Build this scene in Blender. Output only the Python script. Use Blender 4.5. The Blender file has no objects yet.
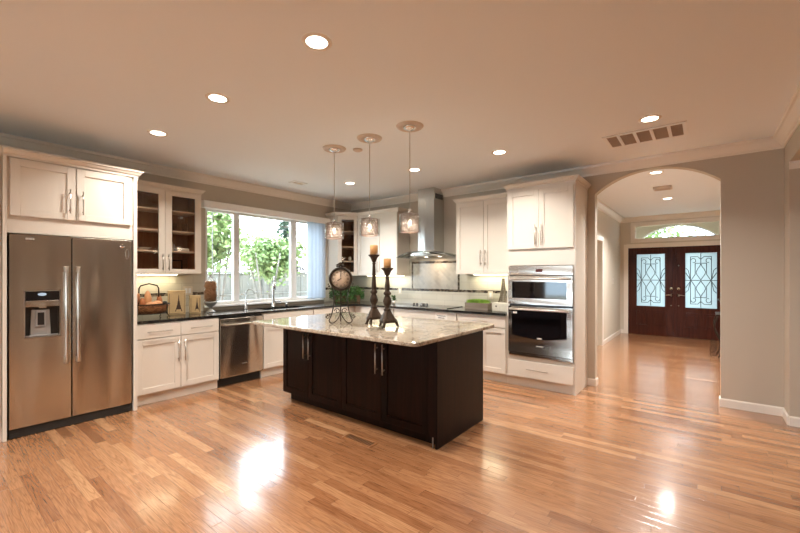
import bpy, bmesh, math, random
from mathutils import Vector, Matrix
random.seed(7)
S = bpy.context.scene
C = S.collection
R = math.radians
PI = math.pi

# ------------------------------------------------------------------ camera
YAW = 38.07
cam_d = bpy.data.cameras.new('camera')
cam_d.sensor_width = 36.0
cam_d.lens = 387.0 / 800.0 * 36.0
cam_d.shift_y = 8.5 / 800.0
cam_d.clip_start = 0.05
cam_d.clip_end = 200
cam = bpy.data.objects.new('camera', cam_d)
cam.location = (0, 0, 1.41)
cam.rotation_euler = (R(90), 0, R(YAW))
C.objects.link(cam)
S.camera = cam

# ------------------------------------------------------------------ world, sun, exposure
W = bpy.data.worlds.new('world')
S.world = W
W.use_nodes = True
wn = W.node_tree
wn.nodes.clear()
wo = wn.nodes.new('ShaderNodeOutputWorld')
wb = wn.nodes.new('ShaderNodeBackground')
wb.inputs['Strength'].default_value = 10.0
tc = wn.nodes.new('ShaderNodeTexCoord')
nz = wn.nodes.new('ShaderNodeTexNoise')
nz.inputs['Scale'].default_value = 2.2
nz.inputs['Detail'].default_value = 4
cr = wn.nodes.new('ShaderNodeValToRGB')
cr.color_ramp.elements[0].position = 0.35
cr.color_ramp.elements[0].color = (0.66, 0.83, 1.0, 1)
cr.color_ramp.elements[1].position = 0.65
cr.color_ramp.elements[1].color = (0.95, 0.98, 1.0, 1)
wn.links.new(tc.outputs['Generated'], nz.inputs['Vector'])
wn.links.new(nz.outputs['Fac'], cr.inputs['Fac'])
wn.links.new(cr.outputs['Color'], wb.inputs['Color'])
wn.links.new(wb.outputs['Background'], wo.inputs['Surface'])

sd = bpy.data.lights.new('sun', 'SUN')
sd.energy = 2.0
sd.angle = R(1.0)
sd.color = (1.0, 0.96, 0.9)
sun = bpy.data.objects.new('sun', sd)
sun.rotation_euler = (R(38), 0, R(115))
sun.location = (3, -3, 12)
C.objects.link(sun)

S.view_settings.view_transform = 'Standard'
S.view_settings.look = 'None'
S.view_settings.gamma = 1.0
S.view_settings.use_curve_mapping = False
S.view_settings.exposure = 0.27
S.cycles.use_denoising = True
S.cycles.max_bounces = 10
S.cycles.diffuse_bounces = 5
S.cycles.glossy_bounces = 5
S.cycles.transmission_bounces = 8
S.cycles.transparent_max_bounces = 16
S.cycles.caustics_reflective = False
S.cycles.caustics_refractive = False
S.cycles.sample_clamp_indirect = 6.0

LAMP = (1.0, 0.93, 0.84)
LAMP_W = 0.36          # scales every can light
CEIL = 2.79
XL, YB = -5.45, 5.40

# ------------------------------------------------------------------ materials
def nodes_of(m):
    m.use_nodes = True
    return m.node_tree, m.node_tree.nodes['Principled BSDF']

def mat(name, col, rough=0.5, metal=0.0, spec=0.5, coat=0.0, noise=0.0, nscale=20, bump=0.0, emis=None, est=0.0):
    m = bpy.data.materials.new(name)
    nt, p = nodes_of(m)
    p.inputs['Base Color'].default_value = (*col, 1)
    p.inputs['Roughness'].default_value = rough
    p.inputs['Metallic'].default_value = metal
    p.inputs['Specular IOR Level'].default_value = spec
    p.inputs['Coat Weight'].default_value = coat
    p.inputs['Coat Roughness'].default_value = 0.08
    if emis:
        p.inputs['Emission Color'].default_value = (*emis, 1)
        p.inputs['Emission Strength'].default_value = est
    if noise or bump:
        t = nt.nodes.new('ShaderNodeTexCoord')
        n = nt.nodes.new('ShaderNodeTexNoise')
        n.inputs['Scale'].default_value = nscale
        n.inputs['Detail'].default_value = 5
        nt.links.new(t.outputs['Object'], n.inputs['Vector'])
        if noise:
            mx = nt.nodes.new('ShaderNodeMix')
            mx.data_type = 'RGBA'
            mx.inputs['A'].default_value = (*[c * (1 - noise) for c in col], 1)
            mx.inputs['B'].default_value = (*[min(1, c * (1 + noise)) for c in col], 1)
            nt.links.new(n.outputs['Fac'], mx.inputs['Factor'])
            nt.links.new(mx.outputs['Result'], p.inputs['Base Color'])
        if bump:
            b = nt.nodes.new('ShaderNodeBump')
            b.inputs['Strength'].default_value = bump
            b.inputs['Distance'].default_value = 0.005
            nt.links.new(n.outputs['Fac'], b.inputs['Height'])
            nt.links.new(b.outputs['Normal'], p.inputs['Normal'])
    return m

def N(nt, kind, **kw):
    n = nt.nodes.new(kind)
    for k, v in kw.items():
        if k in n.inputs:
            n.inputs[k].default_value = v
        else:
            setattr(n, k, v)
    return n

def math_node(nt, op, a, b=None, c=None):
    n = nt.nodes.new('ShaderNodeMath')
    n.operation = op
    for i, x in enumerate((a, b, c)):
        if x is None:
            continue
        if isinstance(x, (int, float)):
            n.inputs[i].default_value = x
        else:
            nt.links.new(x, n.inputs[i])
    return n.outputs[0]

def ramp(nt, fac, stops):
    r = nt.nodes.new('ShaderNodeValToRGB')
    e = r.color_ramp.elements
    while len(e) < len(stops):
        e.new(0.5)
    for i, (p, c) in enumerate(stops):
        e[i].position = p
        e[i].color = (*c, 1)
    nt.links.new(fac, r.inputs['Fac'])
    return r.outputs['Color']

def wood_floor():
    m = bpy.data.materials.new('oak_plank_floor')
    nt, p = nodes_of(m)
    t = nt.nodes.new('ShaderNodeTexCoord')
    s = nt.nodes.new('ShaderNodeSeparateXYZ')
    nt.links.new(t.outputs['Object'], s.inputs[0])
    X, Y = s.outputs['X'], s.outputs['Y']
    wy = math_node(nt, 'DIVIDE', Y, 0.070)
    row = math_node(nt, 'FLOOR', wy)
    fy = math_node(nt, 'FRACT', wy)
    wr = N(nt, 'ShaderNodeTexWhiteNoise', noise_dimensions='1D')
    nt.links.new(row, wr.inputs['W'])
    off = math_node(nt, 'MULTIPLY', wr.outputs['Value'], 37.0)
    wx = math_node(nt, 'ADD', math_node(nt, 'DIVIDE', X, 0.85), off)
    colx = math_node(nt, 'FLOOR', wx)
    fx = math_node(nt, 'FRACT', wx)
    cv = nt.nodes.new('ShaderNodeCombineXYZ')
    nt.links.new(colx, cv.inputs[0]); nt.links.new(row, cv.inputs[1])
    w2 = N(nt, 'ShaderNodeTexWhiteNoise', noise_dimensions='3D')
    nt.links.new(cv.outputs[0], w2.inputs['Vector'])
    # grain: noise stretched along the plank, shifted per plank
    gv = nt.nodes.new('ShaderNodeCombineXYZ')
    nt.links.new(math_node(nt, 'MULTIPLY', X, 0.75), gv.inputs[0])
    nt.links.new(math_node(nt, 'MULTIPLY', Y, 12.0), gv.inputs[1])
    nt.links.new(math_node(nt, 'MULTIPLY', w2.outputs['Value'], 60.0), gv.inputs[2])
    g1 = N(nt, 'ShaderNodeTexNoise', Scale=1.6, Detail=2.0, Distortion=0.6)
    nt.links.new(gv.outputs[0], g1.inputs['Vector'])
    rings = math_node(nt, 'FRACT', math_node(nt, 'MULTIPLY', g1.outputs['Fac'], 8.0))
    rings = math_node(nt, 'ABSOLUTE', math_node(nt, 'SUBTRACT', rings, 0.5))
    g2v = nt.nodes.new('ShaderNodeCombineXYZ')
    nt.links.new(math_node(nt, 'MULTIPLY', X, 9.0), g2v.inputs[0])
    nt.links.new(math_node(nt, 'MULTIPLY', Y, 220.0), g2v.inputs[1])
    nt.links.new(math_node(nt, 'MULTIPLY', w2.outputs['Value'], 60.0), g2v.inputs[2])
    g2 = N(nt, 'ShaderNodeTexNoise', Scale=1.0, Detail=2.0)
    nt.links.new(g2v.outputs[0], g2.inputs['Vector'])
    base = ramp(nt, w2.outputs['Value'], [(0.0, (0.25, 0.105, 0.045)), (0.25, (0.33, 0.155, 0.070)), (0.85, (0.38, 0.190, 0.092)), (1.0, (0.48, 0.27, 0.14))])
    gr = ramp(nt, rings, [(0.0, (0.74, 0.67, 0.60)), (0.18, (0.96, 0.95, 0.94)), (1.0, (1.04, 1.04, 1.04))])
    fine = ramp(nt, g2.outputs['Fac'], [(0.32, (0.74, 0.70, 0.66)), (0.6, (1.06, 1.06, 1.06))])
    def mul(a, b):
        x = nt.nodes.new('ShaderNodeMix'); x.data_type = 'RGBA'; x.blend_type = 'MULTIPLY'
        x.inputs['Factor'].default_value = 1
        nt.links.new(a, x.inputs['A']); nt.links.new(b, x.inputs['B'])
        return x.outputs['Result']
    c = mul(mul(base, gr), fine)
    # joints
    ey = math_node(nt, 'MINIMUM', fy, math_node(nt, 'SUBTRACT', 1.0, fy))
    ex = math_node(nt, 'MULTIPLY', math_node(nt, 'MINIMUM', fx, math_node(nt, 'SUBTRACT', 1.0, fx)), 10.0)
    e = math_node(nt, 'MINIMUM', ey, ex)
    jt = ramp(nt, e, [(0.0, (0.45, 0.36, 0.30)), (0.022, (1, 1, 1))])
    c = mul(c, jt)
    nt.links.new(c, p.inputs['Base Color'])
    p.inputs['Roughness'].default_value = 0.24
    p.inputs['Specular IOR Level'].default_value = 0.55
    p.inputs['Coat Weight'].default_value = 0.8
    p.inputs['Coat Roughness'].default_value = 0.13
    wv = N(nt, 'ShaderNodeTexNoise', Scale=3.0, Detail=1.0)
    nt.links.new(t.outputs['Object'], wv.inputs['Vector'])
    h = math_node(nt, 'ADD', math_node(nt, 'MULTIPLY', wv.outputs['Fac'], 1.5), math_node(nt, 'MINIMUM', math_node(nt, 'MULTIPLY', e, 12.0), 0.5))
    h = math_node(nt, 'ADD', h, math_node(nt, 'MULTIPLY', w2.outputs['Value'], 0.25))
    b = N(nt, 'ShaderNodeBump', Strength=0.10, Distance=0.01)
    nt.links.new(h, b.inputs['Height'])
    nt.links.new(b.outputs['Normal'], p.inputs['Normal'])
    nt.links.new(b.outputs['Normal'], p.inputs['Coat Normal'])
    return m

def granite(name, stops, rough, scale):
    m = bpy.data.materials.new(name)
    nt, p = nodes_of(m)
    t = nt.nodes.new('ShaderNodeTexCoord')
    n1 = N(nt, 'ShaderNodeTexNoise', Scale=scale, Detail=8.0, Roughness=0.75)
    n2 = N(nt, 'ShaderNodeTexVoronoi', Scale=scale * 3.2)
    n3 = N(nt, 'ShaderNodeTexNoise', Scale=scale * 0.16, Detail=3.0, Distortion=0.8)
    for n in (n1, n2, n3):
        nt.links.new(t.outputs['Object'], n.inputs['Vector'])
    v = math_node(nt, 'ADD', math_node(nt, 'MULTIPLY', n1.outputs['Fac'], 0.75), math_node(nt, 'MULTIPLY', n2.outputs['Distance'], 0.30))
    v = math_node(nt, 'ADD', v, math_node(nt, 'MULTIPLY', math_node(nt, 'SUBTRACT', n3.outputs['Fac'], 0.5), 0.5))
    nt.links.new(ramp(nt, v, stops), p.inputs['Base Color'])
    p.inputs['Roughness'].default_value = rough
    p.inputs['Specular IOR Level'].default_value = 0.7
    return m

def grain_wood(name, c1, c2, rough, axis='Z', coat=0.0, scale=1.0):
    m = bpy.data.materials.new(name)
    nt, p = nodes_of(m)
    t = nt.nodes.new('ShaderNodeTexCoord')
    mp = nt.nodes.new('ShaderNodeMapping')
    sc = [22 * scale, 22 * scale, 22 * scale]
    sc['XYZ'.index(axis)] = 1.6 * scale
    mp.inputs['Scale'].default_value = sc
    nt.links.new(t.outputs['Object'], mp.inputs[0])
    n = N(nt, 'ShaderNodeTexNoise', Scale=1.0, Detail=5.0, Distortion=0.7)
    nt.links.new(mp.outputs[0], n.inputs['Vector'])
    nt.links.new(ramp(nt, n.outputs['Fac'], [(0.3, c1), (0.7, c2)]), p.inputs['Base Color'])
    p.inputs['Roughness'].default_value = rough
    p.inputs['Coat Weight'].default_value = coat
    p.inputs['Coat Roughness'].default_value = 0.15
    p.inputs['Specular IOR Level'].default_value = 0.12
    return m

def steel(name, col=(0.60, 0.55, 0.49), rough=0.24, wave=0.34, axis='Z'):
    m = bpy.data.materials.new(name)
    nt, p = nodes_of(m)
    p.inputs['Base Color'].default_value = (*col, 1)
    p.inputs['Metallic'].default_value = 1.0
    t = nt.nodes.new('ShaderNodeTexCoord')
    mp = nt.nodes.new('ShaderNodeMapping')
    sc = [400.0, 400.0, 400.0]
    sc['XYZ'.index(axis)] = 3.0
    mp.inputs['Scale'].default_value = sc
    nt.links.new(t.outputs['Object'], mp.inputs[0])
    n = N(nt, 'ShaderNodeTexNoise', Scale=1.0, Detail=2.0)
    nt.links.new(mp.outputs[0], n.inputs['Vector'])
    r = math_node(nt, 'ADD', math_node(nt, 'MULTIPLY', n.outputs['Fac'], 0.02), rough - 0.01)
    nt.links.new(r, p.inputs['Roughness'])
    mp2 = nt.nodes.new('ShaderNodeMapping')
    sc = [4.2, 4.2, 4.2]
    sc['XYZ'.index(axis)] = 0.6
    mp2.inputs['Scale'].default_value = sc
    nt.links.new(t.outputs['Object'], mp2.inputs[0])
    n2 = N(nt, 'ShaderNodeTexNoise', Scale=1.0, Detail=0.5, Distortion=0.4)
    nt.links.new(mp2.outputs[0], n2.inputs['Vector'])
    b = N(nt, 'ShaderNodeBump', Strength=wave, Distance=0.15)
    nt.links.new(n2.outputs['Fac'], b.inputs['Height'])
    nt.links.new(b.outputs['Normal'], p.inputs['Normal'])
    return m

def thin_glass(name, tint=(0.96, 0.98, 0.98), gloss=0.9):
    m = bpy.data.materials.new(name)
    m.use_nodes = True
    nt = m.node_tree
    nt.nodes.clear()
    o = nt.nodes.new('ShaderNodeOutputMaterial')
    tr = nt.nodes.new('ShaderNodeBsdfTransparent')
    tr.inputs['Color'].default_value = (*tint, 1)
    gl = nt.nodes.new('ShaderNodeBsdfGlossy')
    gl.inputs['Roughness'].default_value = 0.03
    gl.inputs['Color'].default_value = (gloss, gloss, gloss, 1)
    fr = nt.nodes.new('ShaderNodeFresnel')
    ge = nt.nodes.new('ShaderNodeNewGeometry')
    nt.links.new(math_node(nt, 'MULTIPLY_ADD', ge.outputs['Backfacing'], 1 / 1.45 - 1.45, 1.45), fr.inputs['IOR'])
    mx = nt.nodes.new('ShaderNodeMixShader')
    nt.links.new(fr.outputs[0], mx.inputs[0])
    nt.links.new(tr.outputs[0], mx.inputs[1])
    nt.links.new(gl.outputs[0], mx.inputs[2])
    nt.links.new(mx.outputs[0], o.inputs['Surface'])
    return m

def translucent(name, col, mixt=0.6, rough=0.4, transp=0.0):
    m = bpy.data.materials.new(name)
    m.use_nodes = True
    nt = m.node_tree
    nt.nodes.clear()
    o = nt.nodes.new('ShaderNodeOutputMaterial')
    a = nt.nodes.new('ShaderNodeBsdfTranslucent'); a.inputs['Color'].default_value = (*col, 1)
    d = nt.nodes.new('ShaderNodeBsdfDiffuse'); d.inputs['Color'].default_value = (*col, 1)
    mx = nt.nodes.new('ShaderNodeMixShader'); mx.inputs[0].default_value = mixt
    nt.links.new(d.outputs[0], mx.inputs[1]); nt.links.new(a.outputs[0], mx.inputs[2])
    out = mx.outputs[0]
    if transp:
        t = nt.nodes.new('ShaderNodeBsdfTransparent')
        m2 = nt.nodes.new('ShaderNodeMixShader'); m2.inputs[0].default_value = transp
        nt.links.new(out, m2.inputs[1]); nt.links.new(t.outputs[0], m2.inputs[2])
        out = m2.outputs[0]
    nt.links.new(out, o.inputs['Surface'])
    return m

def tile(name, plane, c1, c2, mortar, w, h, rough=0.15, rot=0.0, offset=0.5, msize=0.0025, bias=0.0):
    m = bpy.data.materials.new(name)
    nt, p = nodes_of(m)
    t = nt.nodes.new('ShaderNodeTexCoord')
    s = nt.nodes.new('ShaderNodeSeparateXYZ')
    nt.links.new(t.outputs['Object'], s.inputs[0])
    c = nt.nodes.new('ShaderNodeCombineXYZ')
    nt.links.new(s.outputs[plane[0]], c.inputs[0]); nt.links.new(s.outputs[plane[1]], c.inputs[1])
    mp = nt.nodes.new('ShaderNodeMapping')
    mp.inputs['Rotation'].default_value = (0, 0, rot)
    nt.links.new(c.outputs[0], mp.inputs[0])
    b = nt.nodes.new('ShaderNodeTexBrick')
    b.offset = offset
    b.inputs['Scale'].default_value = 1.0
    b.inputs['Brick Width'].default_value = w
    b.inputs['Row Height'].default_value = h
    b.inputs['Mortar Size'].default_value = msize
    b.inputs['Bias'].default_value = bias
    b.inputs['Color1'].default_value = (*c1, 1)
    b.inputs['Color2'].default_value = (*c2, 1)
    b.inputs['Mortar'].default_value = (*mortar, 1)
    nt.links.new(mp.outputs[0], b.inputs['Vector'])
    nt.links.new(b.outputs['Color'], p.inputs['Base Color'])
    p.inputs['Roughness'].default_value = rough
    bm_ = N(nt, 'ShaderNodeBump', Strength=0.4, Distance=0.002)
    nt.links.new(math_node(nt, 'SUBTRACT', 1.0, b.outputs['Fac']), bm_.inputs['Height'])
    nt.links.new(bm_.outputs['Normal'], p.inputs['Normal'])
    return m

def leaf_mat(name, a, b):
    m = bpy.data.materials.new(name)
    nt, p = nodes_of(m)
    t = nt.nodes.new('ShaderNodeTexCoord')
    n = N(nt, 'ShaderNodeTexNoise', Scale=9.0, Detail=3.0)
    nt.links.new(t.outputs['Object'], n.inputs['Vector'])
    nt.links.new(ramp(nt, n.outputs['Fac'], [(0.35, a), (0.65, b)]), p.inputs['Base Color'])
    p.inputs['Roughness'].default_value = 0.5
    p.inputs['Transmission Weight'].default_value = 0.0
    return m

M = {
 'floor': wood_floor(),
 'ceiling': mat('ceiling_paint', (0.82, 0.86, 0.90), 0.85),
 'wall': mat('greige_wall_paint', (0.50, 0.44, 0.36), 0.8, bump=0.03, nscale=160),
 'hallwall': mat('cream_hall_paint', (0.62, 0.57, 0.48), 0.8),
 'trim': mat('white_trim_paint', (0.80, 0.75, 0.68), 0.35),
 'cab': mat('white_cabinet_lacquer', (0.69, 0.64, 0.57), 0.32),
 'cabin': grain_wood('walnut_cabinet_interior', (0.26, 0.12, 0.06), (0.40, 0.20, 0.105), 0.5),
 'nickel': mat('brushed_nickel', (0.54, 0.50, 0.45), 0.28, 1.0),
 'steel': steel('stainless_steel'),
 'steelx': steel('stainless_steel_horizontal', axis='X'),
 'steely': steel('stainless_steel_dishwasher', axis='Y', rough=0.3),
 'hoodsteel': steel('stainless_hood_steel', (0.62, 0.62, 0.60), 0.22, 0.1),
 'dark': mat('black_plastic', (0.012, 0.011, 0.011), 0.35),
 'gap': mat('dark_toe_and_slot_shade', (0.02, 0.018, 0.016), 0.6),  # black toe parts, and shade painted in for slots and openings
 'grey': mat('grey_plastic', (0.30, 0.29, 0.28), 0.4),
 'blackglass': mat('black_oven_glass', (0.006, 0.005, 0.006), 0.05, spec=0.8),
 'display': mat('dark_red_display', (0.06, 0.008, 0.004), 0.1, emis=(1, 0.15, 0.03), est=0.02),
 'bluelit': mat('pale_blue_display', (0.3, 0.4, 0.5), 0.2, emis=(0.6, 0.8, 1.0), est=0.25),
 'island': grain_wood('espresso_island_wood', (0.003, 0.001, 0.0008), (0.015, 0.004, 0.002), 0.28),
 'granite': granite('cream_granite', [(0.30, (0.05, 0.030, 0.018)), (0.42, (0.24, 0.18, 0.12)), (0.56, (0.40, 0.34, 0.265)), (0.78, (0.52, 0.46, 0.38))], 0.07, 26),
 'blackgranite': granite('black_granite', [(0.3, (0.006, 0.006, 0.007)), (0.62, (0.022, 0.02, 0.018)), (0.75, (0.10, 0.09, 0.08))], 0.09, 60),
 'glass': thin_glass('clear_window_glass'),
 'cabglass': thin_glass('clear_cabinet_glass', (0.93, 0.92, 0.90)),
 'acryl': thin_glass('clear_acrylic', (0.93, 0.95, 0.95)),
 'hoodglass': thin_glass('curved_hood_glass', (0.80, 0.86, 0.84), 0.5),
 'tileB': tile('cream_subway_tile_back', 'XZ', (0.56, 0.53, 0.45), (0.52, 0.49, 0.41), (0.42, 0.39, 0.33), 0.30, 0.10),
 'tileL': tile('cream_subway_tile_left', 'YZ', (0.56, 0.53, 0.45), (0.52, 0.49, 0.41), (0.42, 0.39, 0.33), 0.30, 0.10),
 'herring': tile('diagonal_marble_tile', 'XZ', (0.54, 0.52, 0.48), (0.40, 0.385, 0.36), (0.50, 0.47, 0.42), 0.10, 0.05, rot=PI / 4),
 'mosaicB': tile('brown_mosaic_strip_back', 'XZ', (0.015, 0.008, 0.005), (0.30, 0.25, 0.19), (0.16, 0.13, 0.10), 0.030, 0.020, msize=0.0012, bias=-0.25),
 'mosaicL': tile('brown_mosaic_strip_left', 'YZ', (0.015, 0.008, 0.005), (0.30, 0.25, 0.19), (0.16, 0.13, 0.10), 0.030, 0.020, msize=0.0012, bias=-0.25),
 'plate': mat('almond_outlet_plastic', (0.66, 0.60, 0.50), 0.4),
 'white': mat('white_vinyl', (0.82, 0.84, 0.85), 0.4),
 'valance': mat('white_valance_fabric', (0.90, 0.90, 0.88), 0.7),
 'blind': translucent('pale_blue_white_vertical_blind', (0.60, 0.67, 0.76), 0.5),
 'lens': mat('lit_lamp_lens', (1, 0.95, 0.85), 0.5, emis=(1.0, 0.90, 0.74), est=9.0),
 'bulb': mat('lit_bulb', (1, 0.95, 0.85), 0.5, emis=(1.0, 0.84, 0.66), est=5.0),
 'led': mat('lit_led_strip', (1, 0.95, 0.85), 0.5, emis=(1.0, 0.90, 0.62), est=5.0),
 'fixture': mat('cream_plaster_medallion', (0.60, 0.50, 0.42), 0.6),
 'chrome': mat('polished_chrome', (0.80, 0.79, 0.78), 0.08, 1.0),
 'satin': mat('satin_faucet_steel', (0.50, 0.50, 0.50), 0.22, 1.0),
 'weave': mat('rose_silver_wire_weave', (0.30, 0.21, 0.18), 0.4, 0.4),
 'crystal': mat('clear_crystal_beads', (0.95, 0.90, 0.88), 0.04, 0.0, spec=1.0, emis=(1.0, 0.80, 0.70), est=0.0),
 'iron': mat('bronzed_black_iron', (0.035, 0.022, 0.014), 0.42, 0.7),
 'bronze': mat('antique_bronze_resin', (0.045, 0.026, 0.014), 0.5, 0.6, noise=0.7, nscale=60, bump=0.8),
 'wax': mat('tan_candle_wax', (0.62, 0.34, 0.13), 0.5),
 'wick': mat('charred_wick', (0.03, 0.02, 0.02), 0.8),
 'clockface': mat('aged_paper_dial', (0.58, 0.44, 0.32), 0.5, noise=0.15, nscale=25),
 'wicker': tile('woven_rattan', 'YZ', (0.50, 0.23, 0.09), (0.24, 0.09, 0.03), (0.05, 0.02, 0.01), 0.026, 0.012, rough=0.5, msize=0.0015),
 'bread': mat('baked_bread_crust', (0.34, 0.12, 0.04), 0.6, noise=0.45, nscale=18, bump=0.4),
 'bread2': mat('pale_bread_crust', (0.55, 0.27, 0.12), 0.6, noise=0.35, nscale=22, bump=0.4),
 'box': mat('parchment_wood_box', (0.50, 0.36, 0.18), 0.55, noise=0.25, nscale=14),
 'ink': mat('brown_black_ink', (0.04, 0.018, 0.01), 0.6),
 'cork': mat('mixed_nut_shells', (0.36, 0.19, 0.09), 0.6, noise=0.6, nscale=45),
 'pewter': mat('grey_pewter', (0.26, 0.25, 0.23), 0.4, 0.4),
 'leaf': leaf_mat('ivy_leaf', (0.015, 0.055, 0.01), (0.07, 0.17, 0.03)),
 'planter': mat('woven_brown_planter', (0.12, 0.065, 0.03), 0.6, noise=0.4, nscale=60, bump=0.5),
 'grass': leaf_mat('fresh_green_grass', (0.16, 0.30, 0.03), (0.30, 0.46, 0.06)),
 'weathered': grain_wood('weathered_grey_wood', (0.16, 0.12, 0.09), (0.30, 0.25, 0.20), 0.7, 'X'),
 'cream': mat('cream_painted_wood', (0.62, 0.58, 0.48), 0.5, noise=0.1, nscale=30),
 'eiffel': mat('verdigris_tower_metal', (0.16, 0.13, 0.09), 0.5, 0.3),
 'mahogany': grain_wood('mahogany_front_door', (0.035, 0.008, 0.005), (0.075, 0.018, 0.010), 0.3, coat=0.2),
 'frost': translucent('frosted_door_glass', (0.46, 0.52, 0.54), 0.88),
 'leading': mat('dark_door_leading', (0.05, 0.05, 0.05), 0.6, 0.0),
 'brass': mat('satin_nickel_door_hardware', (0.80, 0.74, 0.62), 0.2, 1.0),
 'fence': grain_wood('weathered_fence_board', (0.20, 0.20, 0.195), (0.29, 0.285, 0.275), 0.8),
 'ground': mat('pale_garden_gravel', (0.42, 0.38, 0.30), 0.9, noise=0.3, nscale=8),
 'foliage': leaf_mat('bright_green_foliage', (0.14, 0.24, 0.08), (0.34, 0.44, 0.19)),
 'foliage2': leaf_mat('dusky_purple_foliage', (0.05, 0.035, 0.045), (0.10, 0.085, 0.09)),
 'foliage3': leaf_mat('deep_green_foliage', (0.03, 0.06, 0.04), (0.07, 0.11, 0.07)),
 'bark': mat('pale_smooth_bark', (0.22, 0.20, 0.18), 0.8, noise=0.2, nscale=20),
 'porch': mat('cream_stucco', (0.55, 0.50, 0.40), 0.9),
 'register': mat('oak_floor_register', (0.28, 0.12, 0.045), 0.4),
 'paper': mat('white_paper_notice', (0.80, 0.77, 0.72), 0.6),
 'ceramic': mat('white_glazed_ceramic', (0.72, 0.66, 0.58), 0.2),
 'return': mat('dark_duct_interior', (0.50, 0.40, 0.32), 0.8),
}

# ------------------------------------------------------------------ mesh buffer
class B:
    def __init__(s, M_=None):
        s.v, s.f, s.sm = [], [], []
        s.M = M_ or Matrix.Identity(4)
    def _add(s, vs, fs, smooth=False):
        o = len(s.v)
        s.v += [tuple(s.M @ Vector(v)) for v in vs]
        for f in fs:
            s.f.append(tuple(o + i for i in f)); s.sm.append(smooth)
        return s
    def box(s, x0, x1, y0, y1, z0, z1):
        vs = [(x, y, z) for z in (z0, z1) for y in (y0, y1) for x in (x0, x1)]
        return s._add(vs, [(0, 2, 3, 1), (4, 5, 7, 6), (0, 1, 5, 4), (2, 6, 7, 3), (0, 4, 6, 2), (1, 3, 7, 5)])
    def ring(s, path, radii, n=10, caps=True, up=None):
        path = [Vector(p) for p in path]
        vs, fs = [], []
        prev = None
        for i, p in enumerate(path):
            t = (path[min(i + 1, len(path) - 1)] - path[max(i - 1, 0)])
            if t.length < 1e-9: t = Vector((0, 0, 1))
            t.normalize()
            if prev is None:
                a = Vector(up) if up else (Vector((0, 0, 1)) if abs(t.z) < 0.9 else Vector((1, 0, 0)))
                u = (a - t * a.dot(t)).normalized()
            else:
                u = (prev - t * prev.dot(t))
                u = u.normalized() if u.length > 1e-6 else prev
            prev = u
            w = t.cross(u)
            r = radii[i] if isinstance(radii, (list, tuple)) else radii
            for k in range(n):
                a = 2 * PI * k / n
                vs.append(p + (u * math.cos(a) + w * math.sin(a)) * r)
        for i in range(len(path) - 1):
            for k in range(n):
                fs.append((i * n + k, i * n + (k + 1) % n, (i + 1) * n + (k + 1) % n, (i + 1) * n + k))
        s._add(vs, fs, True)
        if caps:
            s._add(vs[:n], [tuple(reversed(range(n)))])
            s._add(vs[-n:], [tuple(range(n))])
        return s
    def cyl(s, p0, p1, r, n=20, r1=None):
        return s.ring([p0, p1], [r, r if r1 is None else r1], n)
    def lathe(s, cx, cy, prof, n=28, z0=0.0, cap=True):
        vs, fs = [], []
        for r, z in prof:
            for k in range(n):
                a = 2 * PI * k / n
                vs.append((cx + r * math.cos(a), cy + r * math.sin(a), z0 + z))
        for i in range(len(prof) - 1):
            for k in range(n):
                fs.append((i * n + k, i * n + (k + 1) % n, (i + 1) * n + (k + 1) % n, (i + 1) * n + k))
        s._add(vs, fs, True)
        if cap and prof[0][0] > 1e-4: s._add(vs[:n], [tuple(reversed(range(n)))])
        if cap and prof[-1][0] > 1e-4: s._add(vs[-n:], [tuple(range(n))])
        return s
    def prism(s, pts, a0, a1, plane='XZ', smooth=False):
        """polygon pts in a plane, pushed along the third axis from a0 to a1"""
        def P(p, a):
            if plane == 'XZ': return (p[0], a, p[1])
            if plane == 'XY': return (p[0], p[1], a)
            return (a, p[0], p[1])
        n = len(pts)
        vs = [P(p, a0) for p in pts] + [P(p, a1) for p in pts]
        s._add(vs, [tuple(range(n)), tuple(reversed(range(n, 2 * n)))])
        s._add(vs, [(i, n + i, n + (i + 1) % n, (i + 1) % n) for i in range(n)], smooth)
        return s
    def ball(s, c, r, sc=(1, 1, 1), nu=14, nv=9, rot=None):
        Rm = rot or Matrix.Identity(3)
        vs, fs = [], []
        for j in range(nv + 1):
            th = PI * j / nv
            for k in range(nu):
                a = 2 * PI * k / nu
                q = Rm @ Vector((r * sc[0] * math.sin(th) * math.cos(a), r * sc[1] * math.sin(th) * math.sin(a), r * sc[2] * math.cos(th)))
                vs.append(Vector(c) + q)
        for j in range(nv):
            for k in range(nu):
                fs.append((j * nu + k, (j + 1) * nu + k, (j + 1) * nu + (k + 1) % nu, j * nu + (k + 1) % nu))
        return s._add(vs, fs, True)
    def quad(s, a, b, c, d):
        return s._add([a, b, c, d], [(0, 1, 2, 3)])
    def sweep(s, path, prof, closed=False):
        """prof = (offset to the left of the path, z); mitred"""
        n = len(path)
        P = [Vector((p[0], p[1])) for p in path]
        rows = []
        for i in range(n):
            d0 = (P[i] - P[i - 1]).normalized() if (i > 0 or closed) else None
            d1 = (P[(i + 1) % n] - P[i]).normalized() if (i < n - 1 or closed) else None
            if d0 is None: d0 = d1
            if d1 is None: d1 = d0
            n0 = Vector((-d0.y, d0.x)); n1 = Vector((-d1.y, d1.x))
            m = (n0 + n1).normalized()
            k = 1.0 / max(0.2, m.dot(n0))
            rows.append([(P[i].x + m.x * o * k, P[i].y + m.y * o * k, z) for o, z in prof])
        q = len(prof)
        vs = [v for r in rows for v in r]
        fs = []
        for i in range(n if closed else n - 1):
            j = (i + 1) % n
            for k in range(q):
                fs.append((i * q + k, j * q + k, j * q + (k + 1) % q, i * q + (k + 1) % q))
        s._add(vs, fs)
        if not closed:
            s._add(rows[0], [tuple(range(q))]); s._add(rows[-1], [tuple(reversed(range(q)))])
        return s

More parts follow.
